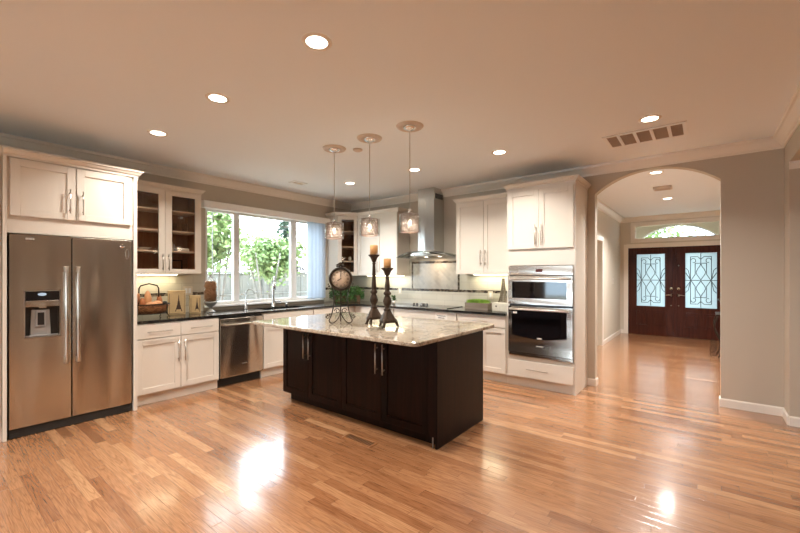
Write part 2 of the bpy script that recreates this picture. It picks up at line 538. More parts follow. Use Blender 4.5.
WORLD_T = {}
def origin_of(o):
    while o is not None:
        if o.name in WORLD_T: return WORLD_T[o.name]
        o = o.parent
    return Vector((0, 0, 0))

def obj(name, b, m, parent=None, bevel=0.0, kind=None, label=None, seg=2):
    me = bpy.data.meshes.new(name)
    me.from_pydata(b.v, [], b.f)
    me.polygons.foreach_set('use_smooth', b.sm)
    me.update()
    bm = bmesh.new(); bm.from_mesh(me)
    bmesh.ops.remove_doubles(bm, verts=bm.verts, dist=1e-6)
    bmesh.ops.recalc_face_normals(bm, faces=bm.faces)
    bm.to_mesh(me); bm.free()
    me.materials.append(M[m] if isinstance(m, str) else m)
    o = bpy.data.objects.new(name, me)
    C.objects.link(o)
    if parent is not None:
        o.parent = parent
        if parent.type == 'EMPTY':
            o.matrix_parent_inverse = Matrix.Translation(-WORLD_T[parent.name])
    if bevel:
        md = o.modifiers.new('bevel', 'BEVEL')
        md.width = bevel; md.segments = seg; md.limit_method = 'ANGLE'; md.angle_limit = R(40)
    if kind: o['kind'] = kind
    if label: o['label'] = label
    return o

def thing(name, label, cat, loc, group=None, kind=None):
    o = bpy.data.objects.new(name, None)
    o.empty_display_size = 0.1
    o.location = loc
    C.objects.link(o)
    WORLD_T[o.name] = Vector(loc)
    o['label'] = label; o['category'] = cat
    if group: o['group'] = group
    if kind: o['kind'] = kind
    return o

def tag(o, label, cat, group=None, kind=None):
    o['label'] = label; o['category'] = cat
    if group: o['group'] = group
    if kind: o['kind'] = kind
    return o

def copy_tree(o, parent=None):
    c = o.copy(); C.objects.link(c)
    if parent is not None: c.parent = parent
    if o.name in WORLD_T: WORLD_T[c.name] = WORLD_T[o.name]
    for ch in list(o.children):
        copy_tree(ch, c)
    return c

def struct(name, b, m, parent=None, bevel=0.0):
    return obj(name, b, m, parent, bevel, kind=None if parent else 'structure')

def frame(x, y, ang):
    """local x along the face (rightwards as seen), y into the wall, z up"""
    return Matrix.Translation((x, y, 0)) @ Matrix.Rotation(R(ang), 4, 'Z')
LEFT = lambda X: frame(X, 0, 90)     # local x = world Y, local y = -world X
BACK = lambda Y: frame(0, Y, 0)

# ------------------------------------------------------------------ cabinet fronts
def bar_handle(F, x, z, length, parent, vertical=True, out=0.032, y=-0.02, r=0.0055, m='nickel', name='handle'):
    b = B(F)
    h = length / 2
    if vertical:
        b.cyl((x, y - out, z - h), (x, y - out, z + h), r, 10)
        for s_ in (-0.72, 0.72):
            b.cyl((x, y, z + s_ * h), (x, y - out, z + s_ * h), r * 0.8, 8)
    else:
        b.cyl((x - h, y - out, z), (x + h, y - out, z), r, 10)
        for s_ in (-0.72, 0.72):
            b.cyl((x + s_ * h, y, z), (x + s_ * h, y - out, z), r * 0.8, 8)
    return obj(name, b, m, parent)

def shaker(F, x0, x1, z0, z1, parent, m='cab', name='door', rail=0.062, th=0.02, glass=None, flat=False, stile=None):
    b = B(F)
    st = stile or rail
    g = 0.0015
    x0 += g; x1 -= g; z0 += g; z1 -= g
    if flat:
        b.box(x0, x1, -th, -0.001, z0, z1)
    else:
        b.box(x0, x0 + st, -th, -0.001, z0, z1)
        b.box(x1 - st, x1, -th, -0.001, z0, z1)
        b.box(x0 + st, x1 - st, -th, -0.001, z1 - rail, z1)
        b.box(x0 + st, x1 - st, -th, -0.001, z0, z0 + rail)
        if not glass:
            b.box(x0 + st, x1 - st, -th + 0.010, -0.001, z0 + rail, z1 - rail)
    o = obj(name, b, m, parent, bevel=0.0018)
    if glass:
        gb = B(F); gb.box(x0 + st - 0.002, x1 - st + 0.002, -th * 0.5 - 0.0015, -th * 0.5 + 0.0015, z0 + rail - 0.002, z1 - rail + 0.002)
        obj('glass_pane', gb, glass, o)
    return o

CROWN = [(0.0, 0.0), (0.006, 0.0), (0.008, 0.018), (0.020, 0.026), (0.034, 0.048), (0.044, 0.054), (0.044, 0.066), (0.0, 0.066)]
def cab_crown(path, z, parent, m='cab'):
    """path runs so that the room lies to the left"""
    b = B()
    b.sweep(path, [(o, z + q) for o, q in CROWN])
    return obj('crown_molding', b, m, parent)

# =================================================================== STRUCTURE
# floor of the kitchen, side room and hall
fb = B(); fb.box(XL - 0.12, 4.2, -4.2, 10.87, -0.06, 0.0)
struct('floor', fb, 'floor')
cb = B(); cb.box(XL - 0.12, 4.2, -4.2, 10.87, CEIL, CEIL + 0.12)
struct('ceiling', cb, 'ceiling')

# left wall with the window opening Y 2.57..4.66, z 0.97..2.36
WY0, WY1, WZ0, WZ1 = 2.57, 4.66, 0.985, 2.36
b = B()
b.box(XL - 0.12, XL, -4.2, WY0, 0, CEIL)
b.box(XL - 0.12, XL, WY1, YB + 0.12, 0, CEIL)
b.box(XL - 0.12, XL, WY0, WY1, 0, WZ0)
b.box(XL - 0.12, XL, WY0, WY1, WZ1, CEIL)
struct('wall_left', b, 'wall')

# back wall with the arched opening
AX0, AX1, ASP, AAP = -1.08, 0.15, 2.44, 2.668
arc = []
hw = (AX1 - AX0) / 2; rise = AAP - ASP
rad = (hw * hw + rise * rise) / (2 * rise)
acx, acz = (AX0 + AX1) / 2, AAP - rad
a0 = math.asin(hw / rad)
for i in range(29):
    a = -a0 + 2 * a0 * i / 28
    arc.append((acx + rad * math.sin(a), acz + rad * math.cos(a)))
b = B()
b.box(XL, AX0, YB, YB + 0.12, 0, CEIL)
b.box(AX1, 4.2, YB, YB + 0.12, 0, CEIL)
for (xa, za), (xb, zb) in zip(arc[:-1], arc[1:]):
    b.prism([(xa, za), (xb, zb), (xb, CEIL), (xa, CEIL)], YB, YB + 0.12, 'XZ')
struct('wall_back', b, 'wall')

# right wall: short stub, header over a wide opening, wall beside the camera
RX = 0.636
b = B()
b.box(RX, RX + 0.03, 5.11, YB, 0, CEIL)
b.box(RX, RX + 0.16, 1.2, 5.11, 2.47, CEIL)
b.box(RX + 0.03, RX + 0.16, 5.11, YB, 0, CEIL)
b.box(RX + 0.5, RX + 0.62, -4.2, 1.2, 0, CEIL)
b.box(RX, RX + 0.62, 1.2, 1.32, 0, CEIL)
struct('wall_right', b, 'wall')
b = B()
b.box(XL - 0.12, -4.4, -4.32, -4.2, 0, CEIL); b.box(-1.6, 4.2, -4.32, -4.2, 0, CEIL)
b.box(-4.4, -1.6, -4.32, -4.2, 0, 0.5); b.box(-4.4, -1.6, -4.32, -4.2, 2.35, CEIL)
struct('wall_front', b, 'wall')
w3 = thing('window_3', 'wide window added in the unseen wall behind the viewer for soft fill', 'window', (-3.0, -4.2, 0.5), kind='structure')  # unseen window put in for soft fill; also reflects in the oven glass
b = B()
for xa, xb, za, zb in ((-4.4, -1.6, 0.5, 0.56), (-4.4, -1.6, 2.29, 2.35), (-4.4, -4.34, 0.56, 2.29), (-1.66, -1.6, 0.56, 2.29), (-3.04, -2.96, 0.56, 2.29)):
    b.box(xa, xb, -4.29, -4.23, za, zb)
obj('window_frame', b, 'trim', w3)
b = B(); b.box(-4.34, -1.66, -4.262, -4.258, 0.56, 2.29); obj('window_pane', b, 'glass', w3)
b = B(); b.box(4.2, 4.32, -4.2, YB + 0.12, 0, CEIL); struct('wall_side_room', b, 'wall')
# hall
HX0, HX1, HY = -1.59, 0.95, 10.75
b = B()
b.box(HX0 - 0.12, HX0, YB + 0.12, 7.55, 0, CEIL)
b.box(HX0 - 0.12, HX0, 8.55, HY + 0.12, 0, CEIL)
b.box(HX0 - 0.12, HX0, 7.55, 8.55, 2.08, CEIL)
b.box(HX0 - 1.3, HX0 - 1.2, 7.0, 9.2, 0, CEIL)
struct('wall_hall_left', b, 'hallwall')
b = B(); b.box(HX1, HX1 + 0.12, YB + 0.12, HY + 0.12, 0, CEIL); struct('wall_hall_right', b, 'hallwall')
PY_ = 11.25
DX0, DXM, DX1, DZ = -1.42, -0.505, 0.41, 2.045
TX0, TX1, TZ0, TZ1 = -1.30, 0.30, 2.25, 2.60
b = B()
b.box(HX0 - 0.12, DX0 - 0.01, HY, HY + 0.12, 0, CEIL)
b.box(DX1 + 0.01, HX1 + 0.12, HY, HY + 0.12, 0, CEIL)
b.box(DX0 - 0.01, DX1 + 0.01, HY, HY + 0.12, DZ + 0.01, TZ0)
b.box(DX0 - 0.01, TX0, HY, HY + 0.12, TZ0, TZ1)
b.box(TX1, DX1 + 0.01, HY, HY + 0.12, TZ0, TZ1)
b.box(DX0 - 0.01, DX1 + 0.01, HY, HY + 0.12, TZ1, CEIL)
struct('wall_hall_door', b, 'hallwall')

# crown moulding of the kitchen (room lies to the left of the path)
RC = [(0.0, -0.115), (0.012, -0.115), (0.016, -0.095), (0.030, -0.085), (0.072, -0.035), (0.088, -0.028), (0.092, -0.001), (0.0, -0.001)]
def room_crown(name, path, closed=False):
    b = B(); b.sweep(path, [(o + 0.0005, CEIL + z) for o, z in RC], closed)
    return struct(name, b, 'trim')
room_crown('trim_1', [(XL, -4.2), (RX + 0.5, -4.2), (RX + 0.5, 1.2), (RX, 1.2), (RX, YB), (XL, YB)], True)
room_crown('trim_2', [(HX0, HY), (HX0, YB + 0.12), (HX1, YB + 0.12), (HX1, HY)], True)
# baseboards
BB = [(0.0005, 0.0), (0.014, 0.0), (0.014, 0.075), (0.008, 0.088), (0.0005, 0.088)]
def base(name, path):
    b = B(); b.sweep(path, BB); return struct(name, b, 'trim')
base('baseboard_back_right', [(RX, 5.11), (RX, YB), (AX1, YB), (AX1, YB + 0.12)])
base('baseboard_back_left', [(AX0, YB + 0.12), (AX0, YB), (-1.166, YB)])
base('baseboard_right', [(0.9, 5.11), (RX, 5.11)])
base('baseboard_hall_left', [(HX0, HY), (HX0, 8.645)])
base('baseboard_hall_near', [(HX0, 7.455), (HX0, YB + 0.12), (AX0, YB + 0.12)])
base('baseboard_hall_door', [(DX0 - 0.10, HY), (HX0 + 0.015, HY)])
# capital on the pilaster at the right-hand opening
b = B(); b.sweep([(0.9, 5.11), (RX, 5.11)], [(0.0, 2.40), (0.004, 2.40), (0.022, 2.445), (0.03, 2.45), (0.03, 2.47), (0.0, 2.47)])
struct('trim_3', b, 'trim')
# door casing on the hall's left wall
b = B()
b.box(HX0, HX0 + 0.016, 8.55, 8.64, 0, 2.17); b.box(HX0, HX0 + 0.016, 7.46, 7.55, 0, 2.17); b.box(HX0, HX0 + 0.016, 7.55, 8.55, 2.08, 2.17)
struct('trim_4', b, 'trim', bevel=0.003)
# casing around the front doors and transom
b = B()
b.box(DX0 - 0.095, DX0 - 0.005, HY - 0.018, HY, 0, DZ + 0.10)
b.box(DX1 + 0.005, DX1 + 0.095, HY - 0.018, HY, 0, DZ + 0.10)
b.box(DX0 - 0.005, DX1 + 0.005, HY - 0.018, HY, DZ + 0.008, DZ + 0.10)
struct('trim_5', b, 'trim', bevel=0.003)

# backsplash tiles
b = B()
b.box(-5.44, -2.02, YB - 0.010, YB - 0.0005, 0.917, 1.140)
b.box(-5.44, -3.965, YB - 0.010, YB - 0.0005, 1.180, 1.66)
b.box(-3.025, -2.02, YB - 0.010, YB - 0.0005, 1.180, 1.66)
struct('wall_tile_back', b, 'tileB')
b = B(); b.box(-3.93, -3.06, YB - 0.010, YB - 0.0005, 1.180, 1.602); struct('wall_tile_panel', b, 'herring')
b = B()
b.box(-5.44, -2.02, YB - 0.012, YB - 0.0005, 1.140, 1.180)
b.box(-3.965, -3.93, YB - 0.012, YB - 0.0005, 1.180, 1.64)
b.box(-3.06, -3.025, YB - 0.012, YB - 0.0005, 1.180, 1.64)
b.box(-3.93, -3.06, YB - 0.012, YB - 0.0005, 1.602, 1.64)
struct('trim_6', b, 'mosaicB')
b = B()
b.box(XL + 0.0005, XL + 0.010, 1.50, WY0 - 0.03, 0.917, 1.140); b.box(XL + 0.0005, XL + 0.010, 1.50, WY0 - 0.03, 1.180, 1.415)
b.box(XL + 0.0005, XL + 0.010, WY1 + 0.02, YB - 0.012, 0.917, 1.140); b.box(XL + 0.0005, XL + 0.010, WY1 + 0.02, YB - 0.012, 1.180, 1.40)
struct('wall_tile_left', b, 'tileL')
b = B()
b.box(XL + 0.0005, XL + 0.012, 1.50, WY0 - 0.03, 1.140, 1.180); b.box(XL + 0.0005, XL + 0.012, WY1 + 0.02, YB - 0.012, 1.140, 1.180)
struct('trim_7', b, 'mosaicL')

# ------------------------------------------------------------------ kitchen window
w1 = thing('window_1', 'wide white three-section window over the sink looking onto the fence', 'window', (XL, 3.6, WZ0), kind='structure')
b = B()
xo0, xo1 = XL - 0.10, XL - 0.04
b.box(xo0, xo1, WY0, WY1, WZ0, WZ0 + 0.045); b.box(xo0, xo1, WY0, WY1, WZ1 - 0.045, WZ1)
b.box(xo0, xo1, WY0, WY0 + 0.045, WZ0 + 0.045, WZ1 - 0.045); b.box(xo0, xo1, WY1 - 0.045, WY1, WZ0 + 0.045, WZ1 - 0.045)
b.box(xo0, xo1, 3.005, 3.095, WZ0 + 0.045, WZ1 - 0.045); b.box(xo0, xo1, 4.02, 4.13, WZ0 + 0.045, WZ1 - 0.045)
obj('window_frame', b, 'white', w1, bevel=0.004)
for ya, yb in ((WY0 + 0.045, 3.005), (3.095, 4.02), (4.13, WY1 - 0.045)):
    g = B(); g.box(XL - 0.072, XL - 0.068, ya, yb, WZ0 + 0.045, WZ1 - 0.045)
    pane = obj('window_pane', g, 'glass', w1)
    b = B(); z0, z1 = WZ0 + 0.045, WZ1 - 0.045
    for zz in (z0 + 0.085, z1 - 0.10): b.box(XL - 0.080, XL - 0.073, ya, yb, zz - 0.007, zz + 0.007)
    if ya < 3: b.box(XL - 0.080, XL - 0.0735, ya + 0.085, ya + 0.099, z0, z1)
    if ya > 4.1: b.box(XL - 0.080, XL - 0.0735, yb - 0.23, yb - 0.216, z0, z1)
    obj('grille_bar', b, 'white', pane)
b = B(); b.box(XL - 0.04, XL + 0.035, WY0 - 0.02, WY1 + 0.02, WZ0 - 0.03, WZ0 - 0.001); obj('window_sill', b, 'white', w1, bevel=0.004)
b = B()
b.box(XL + 0.001, XL + 0.10, 2.50, 4.775, 2.335, 2.435)
v = obj('blind_valance', b, 'valance', None, bevel=0.006)
tag(v, 'long white boxed valance hiding the blind track above the sink window', 'valance')
vb = thing('vertical_blind', 'pale blue-white vertical blind drawn to the right end of the sink window', 'blind', (XL + 0.05, 4.5, 0.99))
for k in range(9):
    y = 4.33 + k * 0.041
    b = B(); a = 0.55 if k % 2 else 0.85
    dx, dy = 0.040 * math.cos(a), 0.040 * math.sin(a) * 0.6
    z0, z1 = 1.0, 2.334
    b._add([(XL + 0.052 - dx, y - dy, z0), (XL + 0.052 + dx, y + dy, z0), (XL + 0.052 + dx, y + dy, z1), (XL + 0.052 - dx, y - dy, z1)], [(0, 1, 2, 3)])
    obj('blind_slat', b, 'blind', vb)

# ------------------------------------------------------------------ front doors in the hall
def front_door(n, x0, x1, gx0, gx1, label, handed):
    t = thing('door_%d' % n, label, 'door', (x0, HY, 0), kind='structure')
    y0, y1 = HY + 0.02, HY + 0.065
    z0, z1 = 0.002, DZ
    b = B()
    gz0, gz1 = 0.68, 1.90
    b.box(x0, gx0, y0, y1, z0, z1); b.box(gx1, x1, y0, y1, z0, z1)
    b.box(gx0, gx1, y0, y1, z0, gz0); b.box(gx0, gx1, y0, y1, gz1, z1)
    # two raised panels below the glass
    mx = (gx0 + gx1) / 2
    for pa, pb in ((gx0 - 0.02, mx - 0.05), (mx + 0.05, gx1 + 0.02)):
        for (qa, qb, ra, rb) in ((pa, pb, 0.22, 0.24), (pa, pb, 0.54, 0.56), (pa, pa + 0.02, 0.24, 0.54), (pb - 0.02, pb, 0.24, 0.54)): b.box(qa, qb, y0 - 0.016, y0, ra, rb)
        b.box(pa + 0.05, pb - 0.05, y0 - 0.014, y0, 0.27, 0.51)
    obj('door_leaf', b, 'mahogany', t, bevel=0.003)
    b = B()
    b.box(gx0 - 0.02, gx0, y0 - 0.012, y0 - 0.0005, gz0 - 0.02, gz1 + 0.02); b.box(gx1, gx1 + 0.02, y0 - 0.012, y0 - 0.0005, gz0 - 0.02, gz1 + 0.02)
    b.box(gx0, gx1, y0 - 0.012, y0 - 0.0005, gz0 - 0.02, gz0); b.box(gx0, gx1, y0 - 0.012, y0 - 0.0005, gz1, gz1 + 0.02)
    obj('glass_frame', b, 'mahogany', t)
    g = B(); g.box(gx0, gx1, HY + 0.040, HY + 0.046, gz0, gz1)
    pane = obj('frosted_pane', g, 'frost', t)
    b = B(); yy = HY + 0.034; r = 0.0065
    cx, cz = mx, (gz0 + gz1) / 2; hw_, hh = (gx1 - gx0) / 2, (gz1 - gz0) / 2
    def L(*p): b.ring([(cx + x * hw_, yy, cz + z * hh) for x, z in p], r, 6)
    for sx in (-1, 1):
        L((sx * 0.66, -0.86), (sx * 0.66, 0.86))
        L((sx * 0.36, -0.62), (sx * 0.36, -0.22), (sx * 0.98, 0.28)); L((sx * 0.36, 0.62), (sx * 0.36, 0.22), (sx * 0.98, -0.28))
        L((sx * 0.98, 0.45), (sx * 0.80, 0.36), (sx * 0.66, 0.0), (sx * 0.80, -0.36), (sx * 0.98, -0.45))
        for sz in (-1, 1):
            pts = []
            for i in range(15):
                a = i / 14 * 1.7 * PI; q = 0.22 * (1 - 0.6 * i / 14)
                pts.append((sx * (0.66 - 0.20 + q * math.cos(a) * 0.9), sz * (0.70 + q * 0.55 * math.sin(a))))
            L(*pts)
            L((0, sz * 0.02), (sx * 0.26, sz * 0.22), (sx * 0.30, sz * 0.30), (sx * 0.20, sz * 0.42), (sx * 0.08, sz * 0.50), (0, sz * 0.60))
            L((sx * 0.66, sz * 0.86), (sx * 0.2, sz * 0.86), (0, sz * 0.76))
    L((-1, 0), (1, 0)); L((0, 0.6), (0, 0.98)); L((0, -0.98), (0, -0.6)); L((-.36, .62), (.36, .62)); L((-.36, -.62), (.36, -.62))
    obj('leaded_scrollwork', b, 'leading', pane)
    hx = (x1 - 0.065) if handed > 0 else (x0 + 0.065)
    b = B()
    b.lathe(0, 0, [(0.0, 0.03), (0.030, 0.025), (0.032, 0.0)], 18)
    b2 = B(Matrix.Translation((hx, y0, 1.10)) @ Matrix.Rotation(R(90), 4, 'X')); b2.lathe(0, 0, [(0.034, 0.001), (0.032, 0.014), (0.0, 0.022)], 18)
    obj('deadbolt', b2, 'brass', t)
    b2 = B(Matrix.Translation((hx, y0, 0.95)) @ Matrix.Rotation(R(90), 4, 'X')); b2.lathe(0, 0, [(0.034, 0.001), (0.032, 0.012), (0.012, 0.018), (0.012, 0.055), (0.0, 0.058)], 18)
    b2.M = Matrix.Identity(4)
    b2.ring([(hx, y0 - 0.05, 0.95), (hx - handed * 0.05, y0 - 0.055, 0.955), (hx - handed * 0.12, y0 - 0.05, 0.945)], [0.010, 0.009, 0.006], 8)
    obj('lever_handle', b2, 'brass', t)
    for zz in ((1.62, 0.71) if handed < 0 else (0.71,)):
        b2 = B(Matrix.Translation((hx, y0, zz)) @ Matrix.Rotation(R(90), 4, 'X')); b2.lathe(0, 0, [(0.014, 0.001), (0.012, 0.01), (0.0, 0.012)], 12)
        obj('round_bolt', b2, 'brass', t)
    for zz in (0.25, 1.02, 1.80):
        xx = x0 if handed > 0 else x1
        b2 = B(); b2.cyl((xx, y0 - 0.008, zz - 0.05), (xx, y0 - 0.008, zz + 0.05), 0.007, 8); obj('hinge', b2, 'dark', t)
front_door(1, DX0 + 0.002, DXM - 0.002, -1.25, -0.69, 'left leaf of the mahogany double front doors with leaded frosted glass', 1)
front_door(2, DXM + 0.002, DX1 - 0.002, -0.315, 0.235, 'right leaf of the mahogany double front doors, partly cut off by the arch', -1)
b = B(); b.box(DXM - 0.022, DXM + 0.022, HY + 0.006, HY + 0.0195, 0.01, DZ - 0.01); struct('trim_8', b, 'mahogany', bevel=0.003)
b = B(); b.box(DX0 - 0.01, DX1 + 0.01, HY + 0.066, HY + 0.12, 0.0, 0.04); b.box(DX0 - 0.0095, DX1 + 0.0095, HY + 0.02, HY + 0.066, DZ, DZ + 0.0095); b.box(DX0 - 0.0095, DX0, HY + 0.02, HY + 0.066, 0, DZ); b.box(DX1, DX1 + 0.0095, HY + 0.02, HY + 0.066, 0, DZ); struct('trim_10', b, 'mahogany')
b = B(); b.box(-3.2, 2.6, HY + 0.12, PY_ - 0.001, 2.76, 2.86); struct('porch_shade_slab', b, 'porch')  # unseen slab added to keep the porch wall in shade

w2 = thing('window_2', 'white-framed transom window over the mahogany double doors showing green trees in an arc', 'window', (DXM, HY, TZ0), kind='structure')
b = B()
for (xa, xb, za, zb) in ((TX0, TX1, TZ0, TZ0 + 0.03), (TX0, TX1, TZ1 - 0.03, TZ1), (TX0, TX0 + 0.03, TZ0 + 0.03, TZ1 - 0.03), (TX1 - 0.03, TX1, TZ0 + 0.03, TZ1 - 0.03)):
    b.box(xa, xb, HY + 0.02, HY + 0.08, za, zb)
for (xa, xb, za, zb) in ((TX0 - 0.07, TX1 + 0.07, TZ0 - 0.07, TZ0 - 0.001), (TX0 - 0.07, TX1 + 0.07, TZ1 + 0.001, TZ1 + 0.06), (TX0 - 0.07, TX0, TZ0 - 0.001, TZ1 + 0.001), (TX1, TX1 + 0.07, TZ0 - 0.001, TZ1 + 0.001)):
    b.box(xa, xb, HY - 0.016, HY - 0.0005, za, zb)
obj('window_frame', b, 'trim', w2, bevel=0.003)
g = B(); g.box(TX0 + 0.03, TX1 - 0.03, HY + 0.048, HY + 0.052, TZ0 + 0.03, TZ1 - 0.03); obj('window_pane', g, 'glass', w2)
# porch wall outside, with an arched opening that the transom looks through
PY = HY + 0.5
hw2, rs2, pz0 = 0.80, 0.36, 2.22
r2 = (hw2 ** 2 + rs2 ** 2) / (2 * rs2); cz2 = pz0 + rs2 - r2; aa = math.asin(hw2 / r2)
pa = [(DXM + 0.03 + r2 * math.sin(-aa + 2 * aa * i / 24), cz2 + r2 * math.cos(-aa + 2 * aa * i / 24)) for i in range(25)]
b = B()
b.box(-3.2, pa[0][0], PY, PY + 0.15, -0.1, 3.3); b.box(pa[-1][0], 2.6, PY, PY + 0.15, -0.1, 3.3)
for (xa, za), (xb, zb) in zip(pa[:-1], pa[1:]):
    b.prism([(xa, za), (xb, zb), (xb, 3.3), (xa, 3.3)], PY, PY + 0.15, 'XZ')
struct('wall_porch', b, 'porch')
b = B(); 
b.ring([(x, PY - 0.012, z) for x, z in pa], 0.018, 8); struct('trim_9', b, 'white')

# =================================================================== CABINETS, LEFT RUN
F_ = LEFT(-4.66)
# tall pantry cabinet left of the fridge (just enters the frame)
t = thing('pantry_cabinet', 'tall white pantry cabinet at the left edge of the picture before the refrigerator', 'cabinet', (-5.05, 0.05, 0))
b = B(); b.box(XL + 0.002, -4.66, -0.42, 0.498, 0.001, 2.42); obj('body', b, 'cab', t)
shaker(F_, -0.40, 0.045, 0.12, 1.30, t); shaker(F_, 0.045, 0.49, 0.12, 1.30, t)
shaker(F_, -0.40, 0.045, 1.31, 2.41, t); shaker(F_, 0.045, 0.49, 1.31, 2.41, t)
for zz, xx in ((1.15, 0.01), (1.15, 0.08), (1.48, 0.01), (1.48, 0.08)): bar_handle(F_, xx, zz, 0.20, t)
b = B(); b.sweep([(-4.66, -0.42), (-4.66, 0.4975)][::-1], [(o, 2.42 + q) for o, q in CROWN]); obj('crown_molding', b, 'cab', t)

# surround + cabinet above the fridge
t = thing('refrigerator_cabinet', 'white two-door cabinet with side panels boxed around and above the refrigerator', 'cabinet', (-5.05, 0.99, 0))
b = B()
b.box(XL + 0.03, -4.64, 0.50, 0.527, 0.001, 2.42); b.box(XL + 0.03, -4.64, 1.452, 1.487, 0.001, 2.42)
b.box(XL + 0.03, -4.66, 0.527, 1.452, 1.772, 2.42)
obj('body', b, 'cab', t, bevel=0.002)
d = shaker(F_, 0.545, 0.985, 1.92, 2.412, t); bar_handle(F_, 0.939, 2.09, 0.22, d)
d = shaker(F_, 0.990, 1.430, 1.92, 2.412, t); bar_handle(F_, 1.035, 2.085, 0.22, d)
b = B(); b.sweep([(-5.07, 1.487), (-4.64, 1.487), (-4.64, 0.50)], [(o, 2.42 + q) for o, q in CROWN]); 
obj('crown_molding', b, 'cab', t)

# refrigerator
t = thing('refrigerator', 'stainless side-by-side refrigerator with ice and water dispenser in its left door', 'refrigerator', (-5.0, 0.99, 0))
b = B(); b.box(XL + 0.03, -4.72, 0.540, 1.440, 0.02, 1.755); obj('body', b, 'dark', t)
Ff = LEFT(-4.72)
b = B(Ff)
Y0, YM0, YM1, Y1 = 0.542, 0.951, 0.960, 1.438
dz0, dz1 = 0.088, 1.765
# left door built around the dispenser recess
ry0, ry1, rz0, rz1 = 0.640, 0.868, 0.862, 1.265
b.box(Y0, ry0, -0.075, -0.005, dz0, dz1); b.box(ry1, YM0, -0.075, -0.005, dz0, dz1)
b.box(ry0, ry1, -0.075, -0.005, dz0, rz0); b.box(ry0, ry1, -0.075, -0.005, rz1, dz1); b.box(ry0, ry1, -0.012, -0.005, rz0, rz1)
dl = obj('door', b, 'steel', t)
b = B(Ff)
n = 12
b.box(YM1, Y1, -0.075, -0.005, dz0, dz1)
dr = obj('door', b, 'steel', t, bevel=0.006)
# dispenser
b = B(Ff)
b.box(ry0, ry1, -0.079, -0.0755, rz1, rz1 + 0.008); b.box(ry0, ry1, -0.079, -0.0755, rz0 - 0.008, rz0)
b.box(ry0 - 0.008, ry0, -0.079, -0.0755, rz0 - 0.008, rz1 + 0.008); b.box(ry1, ry1 + 0.008, -0.079, -0.0755, rz0 - 0.008, rz1 + 0.008)
obj('dispenser_frame', b, 'nickel', dl)
b = B(Ff); b.box(ry0 + 0.001, ry1 - 0.001, -0.074, -0.0125, 1.185, rz1 - 0.001); obj('dispenser_panel', b, 'blackglass', dl)
b = B(Ff); b.prism([(0.75 + 0.030 * math.cos(2 * PI * k / 20), 1.238 + 0.014 * math.sin(2 * PI * k / 20)) for k in range(20)], -0.0755, -0.0745); obj('dispenser_display', b, 'bluelit', dl)
b = B(Ff); b.box(ry0 + 0.001, ry1 - 0.001, -0.0735, -0.0125, 1.128, 1.183); b.box(0.728, 0.78, -0.076, -0.0735, 1.115, 1.150); obj('dispenser_shelf', b, 'steelx', dl, bevel=0.003)
b = B(Ff)
b.box(ry0 + 0.001, ry1 - 0.001, -0.020, -0.0125, rz0 + 0.001, 1.127)
obj('recess_lining', b, 'dark', dl)
b = B(Ff)
b.prism([(0.675, rz0 + 0.002), (0.815, rz0 + 0.002), (0.805, 1.10), (0.685, 1.10)], -0.045, -0.0205)
b.box(0.712, 0.776, -0.060, -0.0455, 0.95, 1.10)
obj('dispenser_paddle', b, 'grey', dl, bevel=0.004)
b = B(Ff); b.box(0.722, 0.766, -0.0635, -0.0605, 0.965, 1.075); obj('paddle_window', b, 'dark', dl)
b = B(Ff); b.box(ry0 + 0.006, ry1 - 0.006, -0.070, -0.0455, rz0 + 0.002, rz0 + 0.014); obj('drip_tray', b, 'grey', dl)
for yy, dd in ((0.912, dl), (0.998, dr)):
    b = B(Ff)
    b.cyl((yy, -0.122, 0.60), (yy, -0.122, 1.49), 0.013, 14)
    for zz in (0.625, 1.465):
        b.box(yy - 0.014, yy + 0.014, -0.132, -0.0755, zz - 0.025, zz + 0.025)
    obj('handle', b, 'nickel', dd, bevel=0.003)
b = B(Ff); b.box(0.640, 0.700, -0.0775, -0.0755, 1.716, 1.738); bd = obj('badge', b, 'pewter', dl)
b = B(Ff)
for k in range(6):
    x_ = 0.6435 + k * 0.0094
    b.box(x_, x_ + 0.0018, -0.0785, -0.0777, 1.720, 1.734)
    b.box(x_ + 0.0018, x_ + 0.006, -0.0785, -0.0777, 1.7205 + (0.006 if k % 2 else 0.011), 1.7225 + (0.006 if k % 2 else 0.011))
    if k % 3 != 1: b.box(x_ + 0.0045, x_ + 0.006, -0.0785, -0.0777, 1.720, 1.731)
obj('badge_letters', b, 'trim', bd)
b = B(Ff)
b.box(0.545, 1.436, -0.055, -0.001, 0.004, 0.082)
b.box(0.545, 0.60, -0.066, -0.055, 0.012, 0.045); b.box(1.375, 1.436, -0.066, -0.055, 0.012, 0.045)
b.box(0.62, 1.36, -0.058, -0.055, 0.05, 0.074)
obj('toe_grille', b, 'gap', t, bevel=0.003)
t = thing('refrigerator_magnet', 'small oval silver magnet with a dangling loop high on the right refrigerator door', 'magnet', (-4.644, 1.36, 1.69))
b = B(Ff @ Matrix.Translation((1.355, -0.0755, 1.70)) @ Matrix.Rotation(R(90), 4, 'X'))
b.lathe(0, 0, [(0.020, 0.0), (0.020, 0.004), (0.012, 0.010), (0.0, 0.012)], 16); obj('disc', b, 'chrome', t)
b = B(Ff)
b.ring([(1.395 + 0.018 * math.sin(a / 12 * 2 * PI) * (1 - 0.4 * (1 - abs(a - 6) / 6)), -0.080, 1.62 + 0.05 * math.cos(a / 12 * 2 * PI)) for a in range(13)], 0.002, 6)
obj('loop', b, 'nickel', t)

